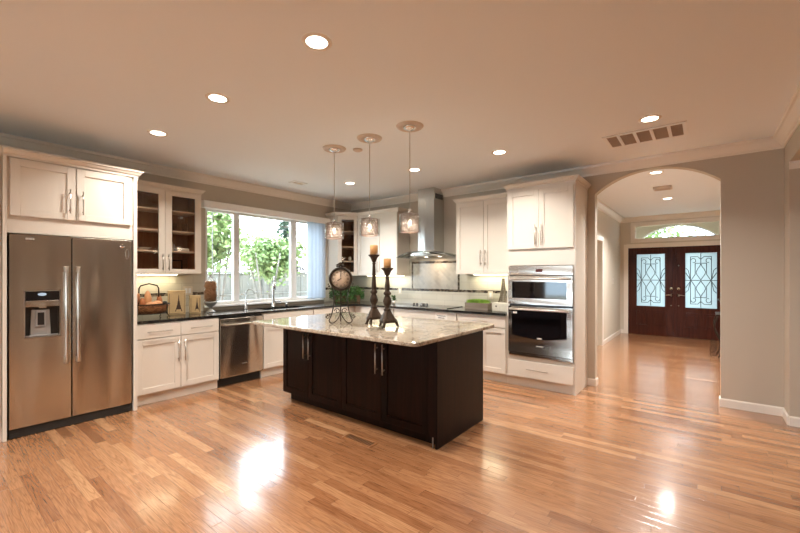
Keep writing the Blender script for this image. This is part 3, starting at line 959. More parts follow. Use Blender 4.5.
# glass-door wall cabinet
def open_box(F, x0, x1, z0, z1, depth, shelves, t, m='cab', inside='cabin', st=0.018, frame_w=0.03, divider=None):
    b = B(F)
    b.box(x0, x1, 0, depth, z0, z0 + st); b.box(x0, x1, 0, depth, z1 - st, z1)
    b.box(x0, x0 + st, 0, depth, z0 + st, z1 - st); b.box(x1 - st, x1, 0, depth, z0 + st, z1 - st)
    b.box(x0 + st, x1 - st, depth - 0.006, depth, z0 + st, z1 - st)
    if divider: b.box(divider - 0.02, divider + 0.02, 0, 0.018, z0 + st, z1 - st)
    obj('body', b, m, t, bevel=0.0015)
    b = B(F)
    b.box(x0 + st, x1 - st, depth - 0.010, depth - 0.0065, z0 + st, z1 - st)
    b.box(x0 + st + 0.0002, x0 + st + 0.003, 0.02, depth - 0.010, z0 + st, z1 - st); b.box(x1 - st - 0.003, x1 - st - 0.0002, 0.02, depth - 0.010, z0 + st, z1 - st)
    b.box(x0 + st + 0.003, x1 - st - 0.003, 0.02, depth - 0.010, z0 + st, z0 + st + 0.003)
    b.box(x0 + st + 0.003, x1 - st - 0.003, 0.02, depth - 0.010, z1 - st - 0.003, z1 - st)
    obj('interior_lining', b, inside, t)
    for zz in shelves:
        b = B(F); b.box(x0 + st + 0.004, x1 - st - 0.004, 0.022, depth - 0.012, zz - 0.009, zz + 0.009)
        obj('shelf', b, m if m != 'cab' else 'shelfwood', t)
M['shelfwood'] = mat('pale_shelf_edge', (0.62, 0.48, 0.36), 0.5)
Fg = LEFT(-5.12)
t = thing('glass_front_cabinet', 'white wall cabinet with two glass doors and brown interior beside the refrigerator', 'cabinet', (-5.29, 1.92, 1.42))
open_box(Fg, 1.49, 2.352, 1.42, 2.44, 0.325, (1.70, 1.95, 2.20), t, divider=1.925)
d = shaker(Fg, 1.49, 1.925, 1.425, 2.435, t, glass='cabglass', rail=0.056, stile=0.066); bar_handle(Fg, 1.892, 1.565, 0.20, d)
d = shaker(Fg, 1.925, 2.352, 1.425, 2.435, t, glass='cabglass', rail=0.056, stile=0.075); bar_handle(Fg, 1.960, 1.565, 0.20, d)
b = B(); b.sweep([(XL + 0.003, 2.352), (-5.118, 2.352), (-5.118, 1.489)], [(o, 2.44 + q * 0.95) for o, q in CROWN]); obj('crown_molding', b, 'cab', t)
# things standing in it
def on(F, x, y, z): return F @ Vector((x, y, z))
q = on(Fg, 1.76, 0.15, 1.71)
b = B(); b.lathe(q.x, q.y, [(0.03, 0.0), (0.035, 0.004), (0.075, 0.03), (0.080, 0.032), (0.074, 0.030), (0.0, 0.008)], 24, q.z)
tag(obj('bowl', b, 'ceramic'), 'shallow white bowl on the lower shelf behind the left glass door', 'bowl')
q = on(Fg, 2.04, 0.12, 1.71)
t = thing('pitcher', 'white ceramic pitcher on the lower shelf behind the right glass door', 'pitcher', q)
b = B(); b.lathe(q.x, q.y, [(0.030, 0.0), (0.038, 0.03), (0.034, 0.06), (0.022, 0.09), (0.027, 0.115), (0.024, 0.112), (0.018, 0.09), (0.0, 0.02)], 20, q.z); obj('body', b, 'ceramic', t)
b = B(); b.ring([(q.x, q.y + 0.022 + 0.026 * math.sin(a), q.z + 0.055 + 0.035 * math.cos(a)) for a in [PI * i / 10 for i in range(11)]], 0.004, 6); obj('handle', b, 'ceramic', t)
q = on(Fg, 2.17, 0.13, 1.71)
b = B(); b.box(q.x - 0.06, q.x + 0.06, q.y - 0.075, q.y + 0.075, q.z, q.z + 0.042)
tag(obj('serving_dish', b, 'ceramic', bevel=0.01), 'low rectangular white dish beside the pitcher in the glass cabinet', 'dish')
glassm = thin_glass('drinking_glass', (0.9, 0.88, 0.86))
for i, (x_, y_, z_, lab) in enumerate(((2.12, 0.22, 1.961, 'drinking glass nearer the left on the middle shelf behind the right glass door'), (2.22, 0.16, 1.961, 'drinking glass nearer the right on the middle shelf behind the right glass door'))):
    q = on(Fg, x_, y_, z_)
    b = B(); b.lathe(q.x, q.y, [(0.026, 0.0), (0.033, 0.11), (0.031, 0.11), (0.024, 0.006), (0.0, 0.005)], 20, q.z)
    tag(obj('drinking_glass', b, glassm), lab, 'glass', 'drinking glasses in the glass cabinet')
q = on(Fg, 2.13, 0.17, 1.442)
t = thing('picture_stand', 'small dark square-framed stand at the bottom of the glass cabinet', 'stand', q)
b = B()
b.box(q.x - 0.006, q.x + 0.006, q.y - 0.07, q.y - 0.055, q.z, q.z + 0.16); b.box(q.x - 0.006, q.x + 0.006, q.y + 0.055, q.y + 0.07, q.z, q.z + 0.16)
b.box(q.x - 0.006, q.x + 0.006, q.y - 0.055, q.y + 0.055, q.z + 0.145, q.z + 0.16); b.box(q.x - 0.006, q.x + 0.006, q.y - 0.055, q.y + 0.055, q.z, q.z + 0.015)
obj('frame', b, 'iron', t)

def led_strip(F, x0, x1, z, y, label, w):
    b = B(F); b.box(x0, x1, y, y + 0.03, z - 0.012, z - 0.001)
    o = obj('cabinet_light', b, 'led'); tag(o, label, 'light', 'under-cabinet light strips')
    ld = bpy.data.lights.new('led', 'AREA'); ld.shape = 'RECTANGLE'; ld.size = x1 - x0; ld.size_y = 0.05
    ld.energy = w; ld.color = (1.0, 0.88, 0.60)
    lo = bpy.data.objects.new('cabinet_light_lamp', ld)
    lo.matrix_world = F @ Matrix.Translation(((x0 + x1) / 2, y + 0.02, z - 0.02))
    C.objects.link(lo)
led_strip(Fg, 1.52, 2.15, 1.42, 0.20, 'thin warm light strip under the glass-door cabinet beside the refrigerator', 2.0)

# base cabinets, left run
Fb = LEFT(-4.74)
def base_box(t, F, x0, x1, m='cab', depth=0.68, plinth=True, z1=0.883):
    b = B(F); b.box(x0, x1, 0, depth, 0.105, z1); obj('body', b, m, t, bevel=0.0015)
    b = B(F); b.box(x0, x1, 0.035, depth, 0.001, 0.104); obj('plinth', b, m, t)
t = thing('base_cabinet', 'white base cabinet with two doors and two drawers beside the refrigerator', 'cabinet', (-5.07, 1.95, 0), 'white base cabinets')
base_box(t, Fb, 1.492, 2.397)
for x0, x1 in ((1.500, 1.947), (1.949, 2.392)):
    d = shaker(Fb, x0, x1, 0.72, 0.872, t, name='drawer', flat=True); bar_handle(Fb, (x0 + x1) / 2 + 0.0, 0.793, 0.25, d, vertical=False)
d = shaker(Fb, 1.500, 1.947, 0.125, 0.712, t); bar_handle(Fb, 1.915, 0.55, 0.24, d)
d = shaker(Fb, 1.949, 2.392, 0.125, 0.712, t); bar_handle(Fb, 1.985, 0.55, 0.24, d)
# dishwasher
t = thing('dishwasher', 'stainless dishwasher with a long bar handle under the black counter', 'dishwasher', (-5.05, 2.7, 0))
b = B(Fb); b.box(2.402, 2.998, 0.002, 0.60, 0.11, 0.876); obj('body', b, 'dark', t)
b = B(Fb); b.box(2.406, 2.994, -0.028, 0.0, 0.118, 0.862); dd = obj('door', b, 'steel', t, bevel=0.006)
b = B(Fb)
b.cyl((2.44, -0.075, 0.785), (2.96, -0.075, 0.785), 0.012, 14)
for yy in (2.455, 2.945): b.box(yy - 0.012, yy + 0.012, -0.082, -0.0285, 0.773, 0.797)
obj('handle', b, 'nickel', dd, bevel=0.002)
b = B(Fb); b.box(2.69, 2.77, -0.0295, -0.0282, 0.258, 0.272); bd = obj('badge', b, 'dark', dd)
b = B(Fb)
for k in range(7): b.box(2.694 + k * 0.0105, 2.698 + k * 0.0105, -0.0302, -0.0296, 0.261, 0.269)
obj('badge_letters', b, 'trim', bd)
b = B(Fb); b.box(2.41, 2.99, 0.05, 0.10, 0.004, 0.108); obj('toe_plate', b, 'gap', t)
# sink base
t = thing('base_cabinet', 'white sink base cabinet right of the dishwasher', 'cabinet', (-5.07, 3.43, 0), 'white base cabinets')
base_box(t, Fb, 3.002, 3.868, z1=0.68)
b = B(Fb); b.box(3.002, 3.868, 0, 0.03, 0.6805, 0.883); obj('top_rail', b, 'cab', t)
shaker(Fb, 3.01, 3.86, 0.72, 0.872, t, name='drawer_front', flat=True)
d = shaker(Fb, 3.01, 3.435, 0.125, 0.712, t); bar_handle(Fb, 3.40, 0.55, 0.24, d)
d = shaker(Fb, 3.437, 3.86, 0.125, 0.712, t); bar_handle(Fb, 3.47, 0.55, 0.24, d)
# corner base (left side)
t = thing('base_cabinet', 'white base cabinet in the inner corner between sink and range runs', 'cabinet', (-5.07, 4.3, 0), 'white base cabinets')
base_box(t, Fb, 3.872, 4.795, z1=0.883)
d = shaker(Fb, 3.88, 4.56, 0.72, 0.872, t, name='drawer', flat=True); bar_handle(Fb, 4.22, 0.793, 0.25, d, vertical=False)
d = shaker(Fb, 3.88, 4.56, 0.125, 0.712, t); bar_handle(Fb, 3.95, 0.55, 0.24, d)
# back run
Fk = BACK(4.80)
def back_base(x0, x1, label, splits, drawers, handles=True, first=None):
    t = thing('base_cabinet', label, 'cabinet', ((x0 + x1) / 2, 5.1, 0), 'white base cabinets')
    base_box(t, Fk, x0, x1, depth=0.595)
    for a, c_ in drawers:
        d = shaker(Fk, a, c_, 0.72, 0.872, t, name='drawer', flat=True); bar_handle(Fk, (a + c_) / 2, 0.793, 0.22, d, vertical=False)
    n = len(splits) - 1
    for i in range(n):
        d = shaker(Fk, splits[i], splits[i + 1], 0.125, 0.712, t)
        bar_handle(Fk, splits[i + 1] - 0.035 if i % 2 == 0 else splits[i] + 0.035, 0.55, 0.24, d)
back_base(-4.738, -3.872, 'white base cabinet left of the cooktop on the range wall', [-4.60, -4.24, -3.88], [(-4.60, -3.88)])
t = thing('base_cabinet', 'white base cabinet directly under the black cooktop', 'cabinet', (-3.3, 5.1, 0), 'white base cabinets')
base_box(t, Fk, -3.868, -2.732, depth=0.595)
shaker(Fk, -3.86, -2.74, 0.72, 0.872, t, name='drawer_front', flat=True)
d = shaker(Fk, -3.86, -3.30, 0.125, 0.712, t); bar_handle(Fk, -3.335, 0.55, 0.24, d)
d = shaker(Fk, -3.30, -2.74, 0.125, 0.712, t); bar_handle(Fk, -3.265, 0.55, 0.24, d)
back_base(-2.728, -2.004, 'white base cabinet between the cooktop and the wall ovens', [-2.72, -2.365, -2.01], [(-2.72, -2.01)])
# paper notice taped below the cooktop
t = thing('paper_notice', 'small white paper notice with handwriting taped under the cooktop', 'notice', (-2.98, 4.777, 0.80))
b = B(Fk); b.box(-3.085, -2.885, -0.0225, -0.0205, 0.762, 0.858); obj('sheet', b, 'paper', t)
b = B(Fk)
for zz, xa, xb in ((0.822, -3.06, -2.91), (0.792, -3.04, -2.93)):
    pts = []
    for i in range(40):
        u = i / 39
        pts.append((xa + (xb - xa) * u, -0.0232, zz + 0.006 * math.sin(i * 1.9) + 0.003 * math.sin(i * 0.8) - 0.006 * u))
    b.ring(pts, 0.0028, 4)
obj('handwriting', b, 'ink', t)

# ------------------------------------------------------------------ black L countertop with the sink cut out
CT0, CT1 = 0.885, 0.915
sx0, sx1, sy0, sy1 = -5.18, -4.86, 3.14, 3.86
b = B()
b.box(XL + 0.011, -4.72, 1.489, sy0, CT0, CT1)
b.box(XL + 0.011, sx0, sy0, sy1, CT0, CT1); b.box(sx1, -4.72, sy0, sy1, CT0, CT1)
b.box(XL + 0.011, -4.72, sy1, 4.76, CT0, CT1)
b.box(XL + 0.011, -2.003, 4.76, YB - 0.011, CT0, CT1)
b.prism([(-4.72, 4.62), (-4.72, 4.76), (-4.58, 4.76)], CT0, CT1, 'XY')
o = obj('countertop', b, 'blackgranite'); tag(o, 'polished black granite countertop running in an L under window and cooktop', 'countertop')
t = thing('sink', 'undermount stainless sink set in the black counter below the window', 'sink', (-5.02, 3.5, 0.70))
b = B(); e_ = 0.004
b.box(sx0 - 0.012, sx0 + 0.0, sy0 - 0.01, sy1 + 0.01, 0.70, 0.8845); b.box(sx1, sx1 + 0.012, sy0 - 0.01, sy1 + 0.01, 0.70, 0.8845)
b.box(sx0, sx1, sy0 - 0.012, sy0, 0.70, 0.8845); b.box(sx0, sx1, sy1, sy1 + 0.012, 0.70, 0.8845)
b.box(sx0 - 0.012, sx1 + 0.012, sy0 - 0.012, sy1 + 0.012, 0.688, 0.70)
obj('basin', b, 'satin', t)
b = B(); b.lathe(-5.02, 3.5, [(0.045, 0.0), (0.045, 0.004), (0.02, 0.006), (0.0, 0.003)], 20, 0.7005); obj('drain', b, 'chrome', t)

# faucets
def arc_pts(c, r, a0, a1, n, d):
    return [(c[0] + d[0] * r * math.cos(a0 + (a1 - a0) * i / n), c[1] + d[1] * r * math.cos(a0 + (a1 - a0) * i / n), c[2] + r * math.sin(a0 + (a1 - a0) * i / n)) for i in range(n + 1)]
fx, fy = -5.28, 3.535
t = thing('faucet', 'tall pull-down steel faucet standing behind the middle of the sink', 'faucet', (fx, fy, CT1))
b = B(); b.lathe(fx, fy, [(0.030, 0.0), (0.028, 0.012), (0.021, 0.02), (0.021, 0.10), (0.017, 0.16), (0.016, 0.33), (0.014, 0.34)], 20, CT1 + 0.0005); obj('body', b, 'satin', t)
b = B(); dr_ = (0.88, -0.47)
b.ring([(fx, fy, CT1 + 0.33)] + arc_pts((fx + 0.075 * dr_[0], fy + 0.075 * dr_[1], CT1 + 0.39), 0.075, PI, 0.05, 12, dr_) , 0.012, 12); obj('spout', b, 'satin', t)
b = B(); ex, ey = fx + 0.15 * dr_[0], fy + 0.15 * dr_[1]
b.ring([(ex, ey, CT1 + 0.395), (ex, ey, CT1 + 0.33), (ex, ey, CT1 + 0.27)], [0.014, 0.020, 0.022], 14); obj('spray_head', b, 'satin', t)
b = B(); b.ring([(fx, fy + 0.018, CT1 + 0.075), (fx, fy + 0.06, CT1 + 0.085), (fx + 0.01, fy + 0.13, CT1 + 0.075)], [0.012, 0.010, 0.006], 10); obj('lever', b, 'satin', t)
gx, gy = -5.20, 3.03
t = thing('water_tap', 'slim gooseneck filtered water tap left of the main faucet', 'faucet', (gx, gy, CT1))
b = B(); b.lathe(gx, gy, [(0.022, 0.0), (0.020, 0.01), (0.013, 0.02), (0.013, 0.09), (0.008, 0.10), (0.0065, 0.22)], 16, CT1 + 0.0005); obj('body', b, 'satin', t)
b = B(); dr2 = (0.45, 0.89)
b.ring([(gx, gy, CT1 + 0.21)] + arc_pts((gx + 0.055 * dr2[0], gy + 0.055 * dr2[1], CT1 + 0.235), 0.055, PI, -0.25, 12, dr2), 0.0065, 10); obj('spout', b, 'satin', t)
b = B(); b.ring([(gx, gy, CT1 + 0.075), (gx + 0.02, gy + 0.045, CT1 + 0.08)], [0.007, 0.005], 8); obj('lever', b, 'satin', t)
b = B(); b.lathe(-5.28, 3.78, [(0.018, 0.0), (0.017, 0.035), (0.010, 0.042), (0.008, 0.06), (0.010, 0.065), (0.0, 0.068)], 16, CT1 + 0.0005)
b.ring([(-5.28, 3.78, CT1 + 0.058), (-5.235, 3.765, CT1 + 0.056)], 0.005, 8)
tag(obj('soap_dispenser', b, 'satin'), 'short steel soap dispenser right of the tall faucet', 'dispenser')

# =================================================================== WALL CABINETS, BACK RUN
Fu = BACK(5.07)
t = thing('wall_cabinet', 'white two-door wall cabinet left of the range hood', 'cabinet', (-4.49, 5.23, 1.40), 'white wall cabinets')
b = B(Fu); b.box(-4.950, -4.018, 0, 0.328, 1.40, 2.47); obj('body', b, 'cab', t, bevel=0.0015)
d = shaker(Fu, -4.935, -4.475, 1.405, 2.465, t); bar_handle(Fu, -4.51, 1.55, 0.20, d)
d = shaker(Fu, -4.475, -4.020, 1.405, 2.465, t); bar_handle(Fu, -4.44, 1.55, 0.20, d)
cb_ = t
b = B(); b.sweep([(-4.018, YB - 0.003), (-4.018, 5.068), (-4.950, 5.068)], [(o, 2.47 + q) for o, q in CROWN]); obj('crown_molding', b, 'cab', t)
led_strip(Fu, -4.90, -4.06, 1.40, 0.20, 'thin warm light strip under the wall cabinet left of the hood', 2.6)
# corner cabinet, diagonal glass door
t = thing('corner_cabinet', 'white corner wall cabinet with a diagonal glass door showing brown shelves', 'cabinet', (-5.3, 5.22, 1.40))
px0, px1 = (-5.12, 4.845), (-4.952, 5.068)
foot = [(XL + 0.002, 4.79), (-5.175, 4.79), (-4.952, 5.07), (-4.952, YB - 0.002), (XL + 0.002, YB - 0.002)]
b = B(); b.prism(foot, 1.40, 1.418, 'XY'); b.prism(foot, 2.452, 2.47, 'XY')
b.box(XL + 0.002, -5.175, 4.79, 4.808, 1.418, 2.452)
b.box(-4.970, -4.952, 5.09, YB - 0.002, 1.418, 2.452)
obj('body', b, 'cab', t)
b = B()
b.box(XL + 0.0025, XL + 0.008, 4.809, YB - 0.003, 1.419, 2.451); b.box(XL + 0.008, -4.971, YB - 0.008, YB - 0.003, 1.419, 2.451)
inset = [(XL + 0.009, 4.812), (-5.19, 4.812), (-4.972, 5.09), (-4.972, YB - 0.009), (XL + 0.009, YB - 0.009)]
obj('interior_lining', b, 'cabin', t)
for zz in (1.66, 1.92, 2.20):
    b = B(); b.prism([(x, y) for x, y in inset], zz - 0.009, zz + 0.009, 'XY'); obj('shelf', b, 'shelfwood', t)
dx, dy = -4.952 + 5.175, 5.07 - 4.79
dl_ = math.hypot(dx, dy); ang = math.degrees(math.atan2(dy, dx))
Fd = Matrix.Translation((-5.175, 4.79, 0)) @ Matrix.Rotation(R(ang), 4, 'Z')
d = shaker(Fd, 0.004, dl_ - 0.004, 1.405, 2.465, t, glass='cabglass', rail=0.056, stile=0.062); bar_handle(Fd, 0.045, 1.55, 0.18, d)
b = B(); b.sweep([(-4.953, 5.055), (-5.178, 4.772), (XL + 0.004, 4.772)], [(o, 2.47 + q) for o, q in CROWN]); obj('crown_molding', b, 'cab', t)
b = B(); b.lathe(-5.2, 5.12, [(0.022, 0.0), (0.03, 0.05), (0.02, 0.08), (0.0, 0.085)], 16, 1.6695)
tag(obj('small_vase', b, 'ceramic'), 'tiny pale vase on the bottom shelf inside the corner cabinet', 'vase')

# right of the hood
t = thing('wall_cabinet', 'white two-door wall cabinet between the range hood and the wall ovens', 'cabinet', (-2.46, 5.23, 1.42), 'white wall cabinets')
b = B(Fu); b.box(-2.90, -2.006, 0, 0.328, 1.42, 2.47); obj('body', b, 'cab', t, bevel=0.0015)
d = shaker(Fu, -2.895, -2.452, 1.425, 2.465, t); bar_handle(Fu, -2.487, 1.655, 0.22, d)
d = shaker(Fu, -2.452, -2.01, 1.425, 2.465, t); bar_handle(Fu, -2.415, 1.655, 0.22, d)
b = B(); b.sweep([(-2.006, 5.068), (-2.90, 5.068), (-2.90, YB - 0.003)], [(o, 2.47 + q) for o, q in CROWN]); obj('crown_molding', b, 'cab', t)
led_strip(Fu, -2.72, -2.05, 1.42, 0.20, 'thin warm light strip under the wall cabinet beside the ovens', 3.0)

# =================================================================== OVEN TOWER
Fo = BACK(4.80)
t = thing('oven_cabinet', 'tall white oven cabinet with two upper doors and a bottom drawer', 'cabinet', (-1.58, 5.1, 0))
b = B(Fo)
b.box(-2.000, -1.967, 0, 0.598, 0.105, 2.50); b.box(-1.190, -1.168, 0, 0.598, 0.001, 2.50)
b.box(-1.967, -1.190, 0, 0.598, 1.53, 2.50); b.box(-1.967, -1.190, 0, 0.598, 0.105, 0.385)
b.box(-1.967, -1.190, 0.58, 0.598, 0.385, 1.53)
obj('body', b, 'cab', t, bevel=0.0015)
b = B(Fo); b.box(-2.000, -1.190, 0.03, 0.598, 0.001, 0.104); obj('plinth', b, 'cab', t)
d = shaker(Fo, -1.978, -1.586, 1.735, 2.465, t); bar_handle(Fo, -1.625, 1.905, 0.25, d)
d = shaker(Fo, -1.586, -1.186, 1.735, 2.465, t); bar_handle(Fo, -1.550, 1.905, 0.25, d)
d = shaker(Fo, -1.978, -1.186, 0.125, 0.335, t, name='drawer', flat=True); bar_handle(Fo, -1.60, 0.235, 0.26, d, vertical=False)
b = B(); b.sweep([(-1.168, YB - 0.003), (-1.168, 4.798), (-2.000, 4.798), (-2.000, 5.02)], [(o, 2.50 + q) for o, q in CROWN]); obj('crown_molding', b, 'cab', t)

t = thing('wall_oven', 'stainless microwave and oven combination built into the tall white cabinet', 'oven', (-1.575, 5.0, 0.39))
x0, x1 = -1.965, -1.192
b = B(Fo); b.box(x0, x1, 0.002, 0.55, 0.388, 1.527); obj('body', b, 'dark', t)
b = B(Fo); b.box(x0 - 0.004, x1 + 0.004, -0.026, -0.001, 1.405, 1.523); cp = obj('control_panel', b, 'steelx', t, bevel=0.004)
b = B(Fo); b.box(-1.62, -1.54, -0.028, -0.0265, 1.445, 1.483); obj('display', b, 'display', cp)
def oven_door(z0, z1, gz0, gz1, gx0, gx1, hz, curved):
    b = B(Fo)
    b.box(x0, gx0, -0.040, -0.001, z0, z1); b.box(gx1, x1, -0.040, -0.001, z0, z1)
    b.box(gx0, gx1, -0.040, -0.001, gz1, z1)
    if curved:
        n = 12
        for i in range(n):
            ua, ub = i / n, (i + 1) / n
            za = gz0 - 0.035 * math.sin(PI * ua); zb = gz0 - 0.035 * math.sin(PI * ub)
            xa, xb = gx0 + (gx1 - gx0) * ua, gx0 + (gx1 - gx0) * ub
            b.prism([(xa, z0), (xb, z0), (xb, zb), (xa, za)], -0.040, -0.001, 'XZ')
    else:
        b.box(gx0, gx1, -0.040, -0.001, z0, gz0)
    d = obj('door', b, 'steelx', t)
    b = B(Fo); b.box(gx0 - 0.001, gx1 + 0.001, -0.036, -0.004, gz0 - 0.045 if curved else gz0 - 0.001, gz1 + 0.001); gp = obj('glass_window', b, 'blackglass', d)
    b = B(Fo)
    b.cyl((x0 + 0.03, -0.085, hz), (x1 - 0.03, -0.085, hz), 0.013, 14)
    for xx in (x0 + 0.045, x1 - 0.045): b.box(xx - 0.013, xx + 0.013, -0.093, -0.0405, hz - 0.013, hz + 0.013)
    obj('handle', b, 'nickel', d, bevel=0.002)
    return d
d1 = oven_door(1.045, 1.398, 1.12, 1.325, -1.915, -1.255, 1.362, False)
d2 = oven_door(0.435, 1.018, 0.655, 0.965, -1.92, -1.255, 0.985, True)
b = B(Fo); b.box(-1.62, -1.53, -0.0418, -0.0404, 0.528, 0.545); bd = obj('badge', b, 'dark', d2)
b = B(Fo)
for k in range(8): b.box(-1.602 + k * 0.0105, -1.611 + k * 0.0105, -0.0424, -0.0419, 0.532, 0.541)
obj('badge_letters', b, 'trim', bd)
b = B(Fo); b.box(-1.905, -1.855, -0.0375, -0.0362, 0.925, 0.950); obj('energy_label', b, 'paper', d2)
b = B(Fo); b.box(-1.60, -1.545, -0.0418, -0.0404, 0.625, 0.640); obj('lower_badge', b, 'paper', d2)
b = B(Fo); b.box(x0, x1, -0.020, -0.001, 0.390, 0.428); obj('vent_trim', b, 'steelx', t, bevel=0.002)

# =================================================================== RANGE HOOD + COOKTOP
t = thing('range_hood', 'stainless chimney range hood with a curved glass canopy over the cooktop', 'hood', (-3.47, 5.2, 1.70))
b = B(); b.box(-3.625, -3.318, 5.10, YB - 0.001, 1.782, CEIL - 0.001); ch = obj('chimney', b, 'hoodsteel', t, bevel=0.002)
b = B()
for k in range(7): b.box(-3.3178, -3.3165, 5.14 + k * 0.032, 5.162 + k * 0.032, 2.62, 2.70)
obj('vent_slots', b, 'gap', ch)  # dark strips stand in for the shade inside the slots
hx0, hx1, hc = -3.98, -2.96, -3.47
n = 24
top, botm = [], []
def hz(x): return 1.785 - 0.085 * ((x - hc) / (0.51)) ** 2
def hy(x): return 4.885 + 0.10 * ((x - hc) / 0.51) ** 2
vs, fs = [], []
for i in range(n + 1):
    x = hx0 + (hx1 - hx0) * i / n
    vs += [(x, hy(x), hz(x)), (x, YB - 0.012, hz(x)), (x, hy(x), hz(x) - 0.007), (x, YB - 0.012, hz(x) - 0.007)]
for i in range(n):
    a, c_ = 4 * i, 4 * (i + 1)
    fs += [(a, c_, c_ + 1, a + 1), (a + 2, a + 3, c_ + 3, c_ + 2), (a, a + 2, c_ + 2, c_), (a + 1, c_ + 1, c_ + 3, a + 3)]
fs += [(0, 1, 3, 2), (4 * n, 4 * n + 2, 4 * n + 3, 4 * n + 1)]
b = B(); b._add(vs, fs, True); obj('glass_canopy', b, 'hoodglass', t)
b = B()
b.ring([(hx0 + (hx1 - hx0) * i / n, hy(hx0 + (hx1 - hx0) * i / n) - 0.003, hz(hx0 + (hx1 - hx0) * i / n) - 0.0035) for i in range(n + 1)], 0.0045, 8)
obj('canopy_rim', b, 'pewter', t)
b = B()
b.prism([(-3.68, 1.735), (-3.66, 1.712), (-3.28, 1.712), (-3.26, 1.735), (-3.32, 1.762), (-3.47, 1.774), (-3.62, 1.762)], 4.96, 5.37, 'XZ')
ub = obj('underbody', b, 'hoodsteel', t, bevel=0.003)
b = B(); b.box(-3.64, -3.30, 4.99, 5.34, 1.7085, 1.7115); obj('grease_filter', b, 'nickel', ub)
for xx in (-3.60, -3.34):
    b = B(); b.lathe(xx, 5.30, [(0.0, 0.0), (0.025, 0.0), (0.025, 0.003)], 16, 1.704); obj('hood_lamp', b, 'lens', ub)
ld = bpy.data.lights.new('hood', 'AREA'); ld.shape = 'DISK'; ld.size = 0.2; ld.energy = 2.5; ld.color = (1, 0.75, 0.5)
lo = bpy.data.objects.new('hood_lamp_light', ld); lo.location = (-3.4, 5.2, 1.685); C.objects.link(lo)

t = thing('cooktop', 'flat black glass cooktop set in the counter below the hood', 'cooktop', (-3.4, 5.05, CT1))
b = B(); b.box(-3.86, -2.94, 4.85, 5.33, CT1 + 0.0005, CT1 + 0.010); obj('glass_top', b, 'blackglass', t, bevel=0.002)
b = B(); b.box(-3.863, -2.937, 4.845, 4.8495, CT1 + 0.0005, CT1 + 0.012); b.box(-3.863, -2.937, 5.3305, 5.336, CT1 + 0.0005, CT1 + 0.012); obj('trim_strip', b, 'nickel', t)
for (cx, cy, r) in ((-3.66, 5.18, 0.09), (-3.66, 4.98, 0.07), (-3.13, 5.18, 0.07), (-3.13, 4.98, 0.10)):
    b = B(); b.lathe(cx, cy, [(r - 0.003, 0.0), (r - 0.003, 0.0006), (r, 0.0006), (r, 0.0)], 28, CT1 + 0.0101, False); obj('burner_ring', b, 'grey', t)
for k, xx in enumerate((-3.56, -3.505, -3.42, -3.375, -3.32)):
    b = B(); b.lathe(xx, 4.905, [(0.024, 0.0), (0.024, 0.006), (0.019, 0.008), (0.017, 0.048), (0.0, 0.050)], 16, CT1 + 0.0102); obj('knob', b, 'dark', t)

# outlets on the backsplash
def outlet(F, x, z, label, w=0.075, h=0.115, toggles=1):
    t = thing('outlet', label, 'outlet', F @ Vector((x, 0, z)), 'wall outlets and switches')
    b = B(F); b.box(x - w / 2, x + w / 2, -0.0055, -0.0005, z - h / 2, z + h / 2); obj('cover_plate', b, 'plate', t, bevel=0.0015)
    for k in range(toggles):
        xx = x + (k - (toggles - 1) / 2) * 0.045
        b = B(F); b.box(xx - 0.016, xx + 0.016, -0.008, -0.0056, z - 0.033, z + 0.033); obj('socket', b, 'white', t)
outlet(BACK(YB - 0.010), -2.50, 1.11, 'cream outlet on the tiles behind the grass trough')
outlet(BACK(YB - 0.010), -4.22, 1.13, 'cream outlet on the tiles left of the cooktop')
outlet(LEFT(XL + 0.010), 2.33, 1.20, 'cream double switch plate on the tiles between box and glass jar', w=0.12, toggles=2)
t = thing('light_switch', 'white light switch on the left wall of the entry hall', 'switch', (HX0, 9.75, 1.28))
b = B(LEFT(HX0)); b.box(9.71, 9.79, -0.006, -0.0005, 1.21, 1.34); obj('cover_plate', b, 'trim', t, bevel=0.0015)
b = B(LEFT(HX0)); b.box(9.735, 9.765, -0.009, -0.0061, 1.245, 1.305); obj('rocker', b, 'plate', t)

# =================================================================== ISLAND
Fi = BACK(2.66)
t = thing('kitchen_island', 'dark espresso wood island cabinet with four front doors and long bar handles', 'island', (-2.7, 3.05, 0))
ix0, ix1, iy1 = -3.76, -1.685, 3.46
b = B(); b.box(ix0, ix1 - 0.022, 2.66, iy1, 0.085, 0.883); obj('body', b, 'island', t, bevel=0.002)
b = B(); b.box(ix0 + 0.06, ix1 - 0.023, 2.71, iy1 - 0.02, 0.001, 0.084); obj('plinth', b, 'island', t)
b = B(); b.box(ix1 - 0.0215, ix1, 2.637, iy1 + 0.004, 0.001, 0.883); obj('side_panel', b, M['island'], t, bevel=0.002)
b = B(); b.box(ix1 - 0.05, ix1 - 0.040, 2.630, 2.6365, 0.002, 0.085)
b2 = B(); b2.box(ix1 - 0.055, ix1 - 0.047, 2.648, 2.6555, 0.003, 0.083); obj('corner_glint', b2, 'nickel', t)  # added metal strip stands in for reflected light at the corner foot
sp = [ix0 + 0.005, -3.31, -2.80, -2.285, -1.775]
for i in range(4):
    d = shaker(Fi, sp[i], sp[i + 1], 0.092, 0.875, t, m='island', rail=0.065)
    bar_handle(Fi, sp[i + 1] - 0.042 if i % 2 == 0 else sp[i] + 0.042, 0.655, 0.27, d, out=0.034, r=0.006, m='nickel')
b = B(); b.box(-1.773, ix1 - 0.022, 2.638, 2.6595, 0.090, 0.883); obj('corner_post', b, 'island', t)
b = B(); b.box(-3.80, -1.635, 2.25, 3.66, 0.884, 0.917)
bmx = B()
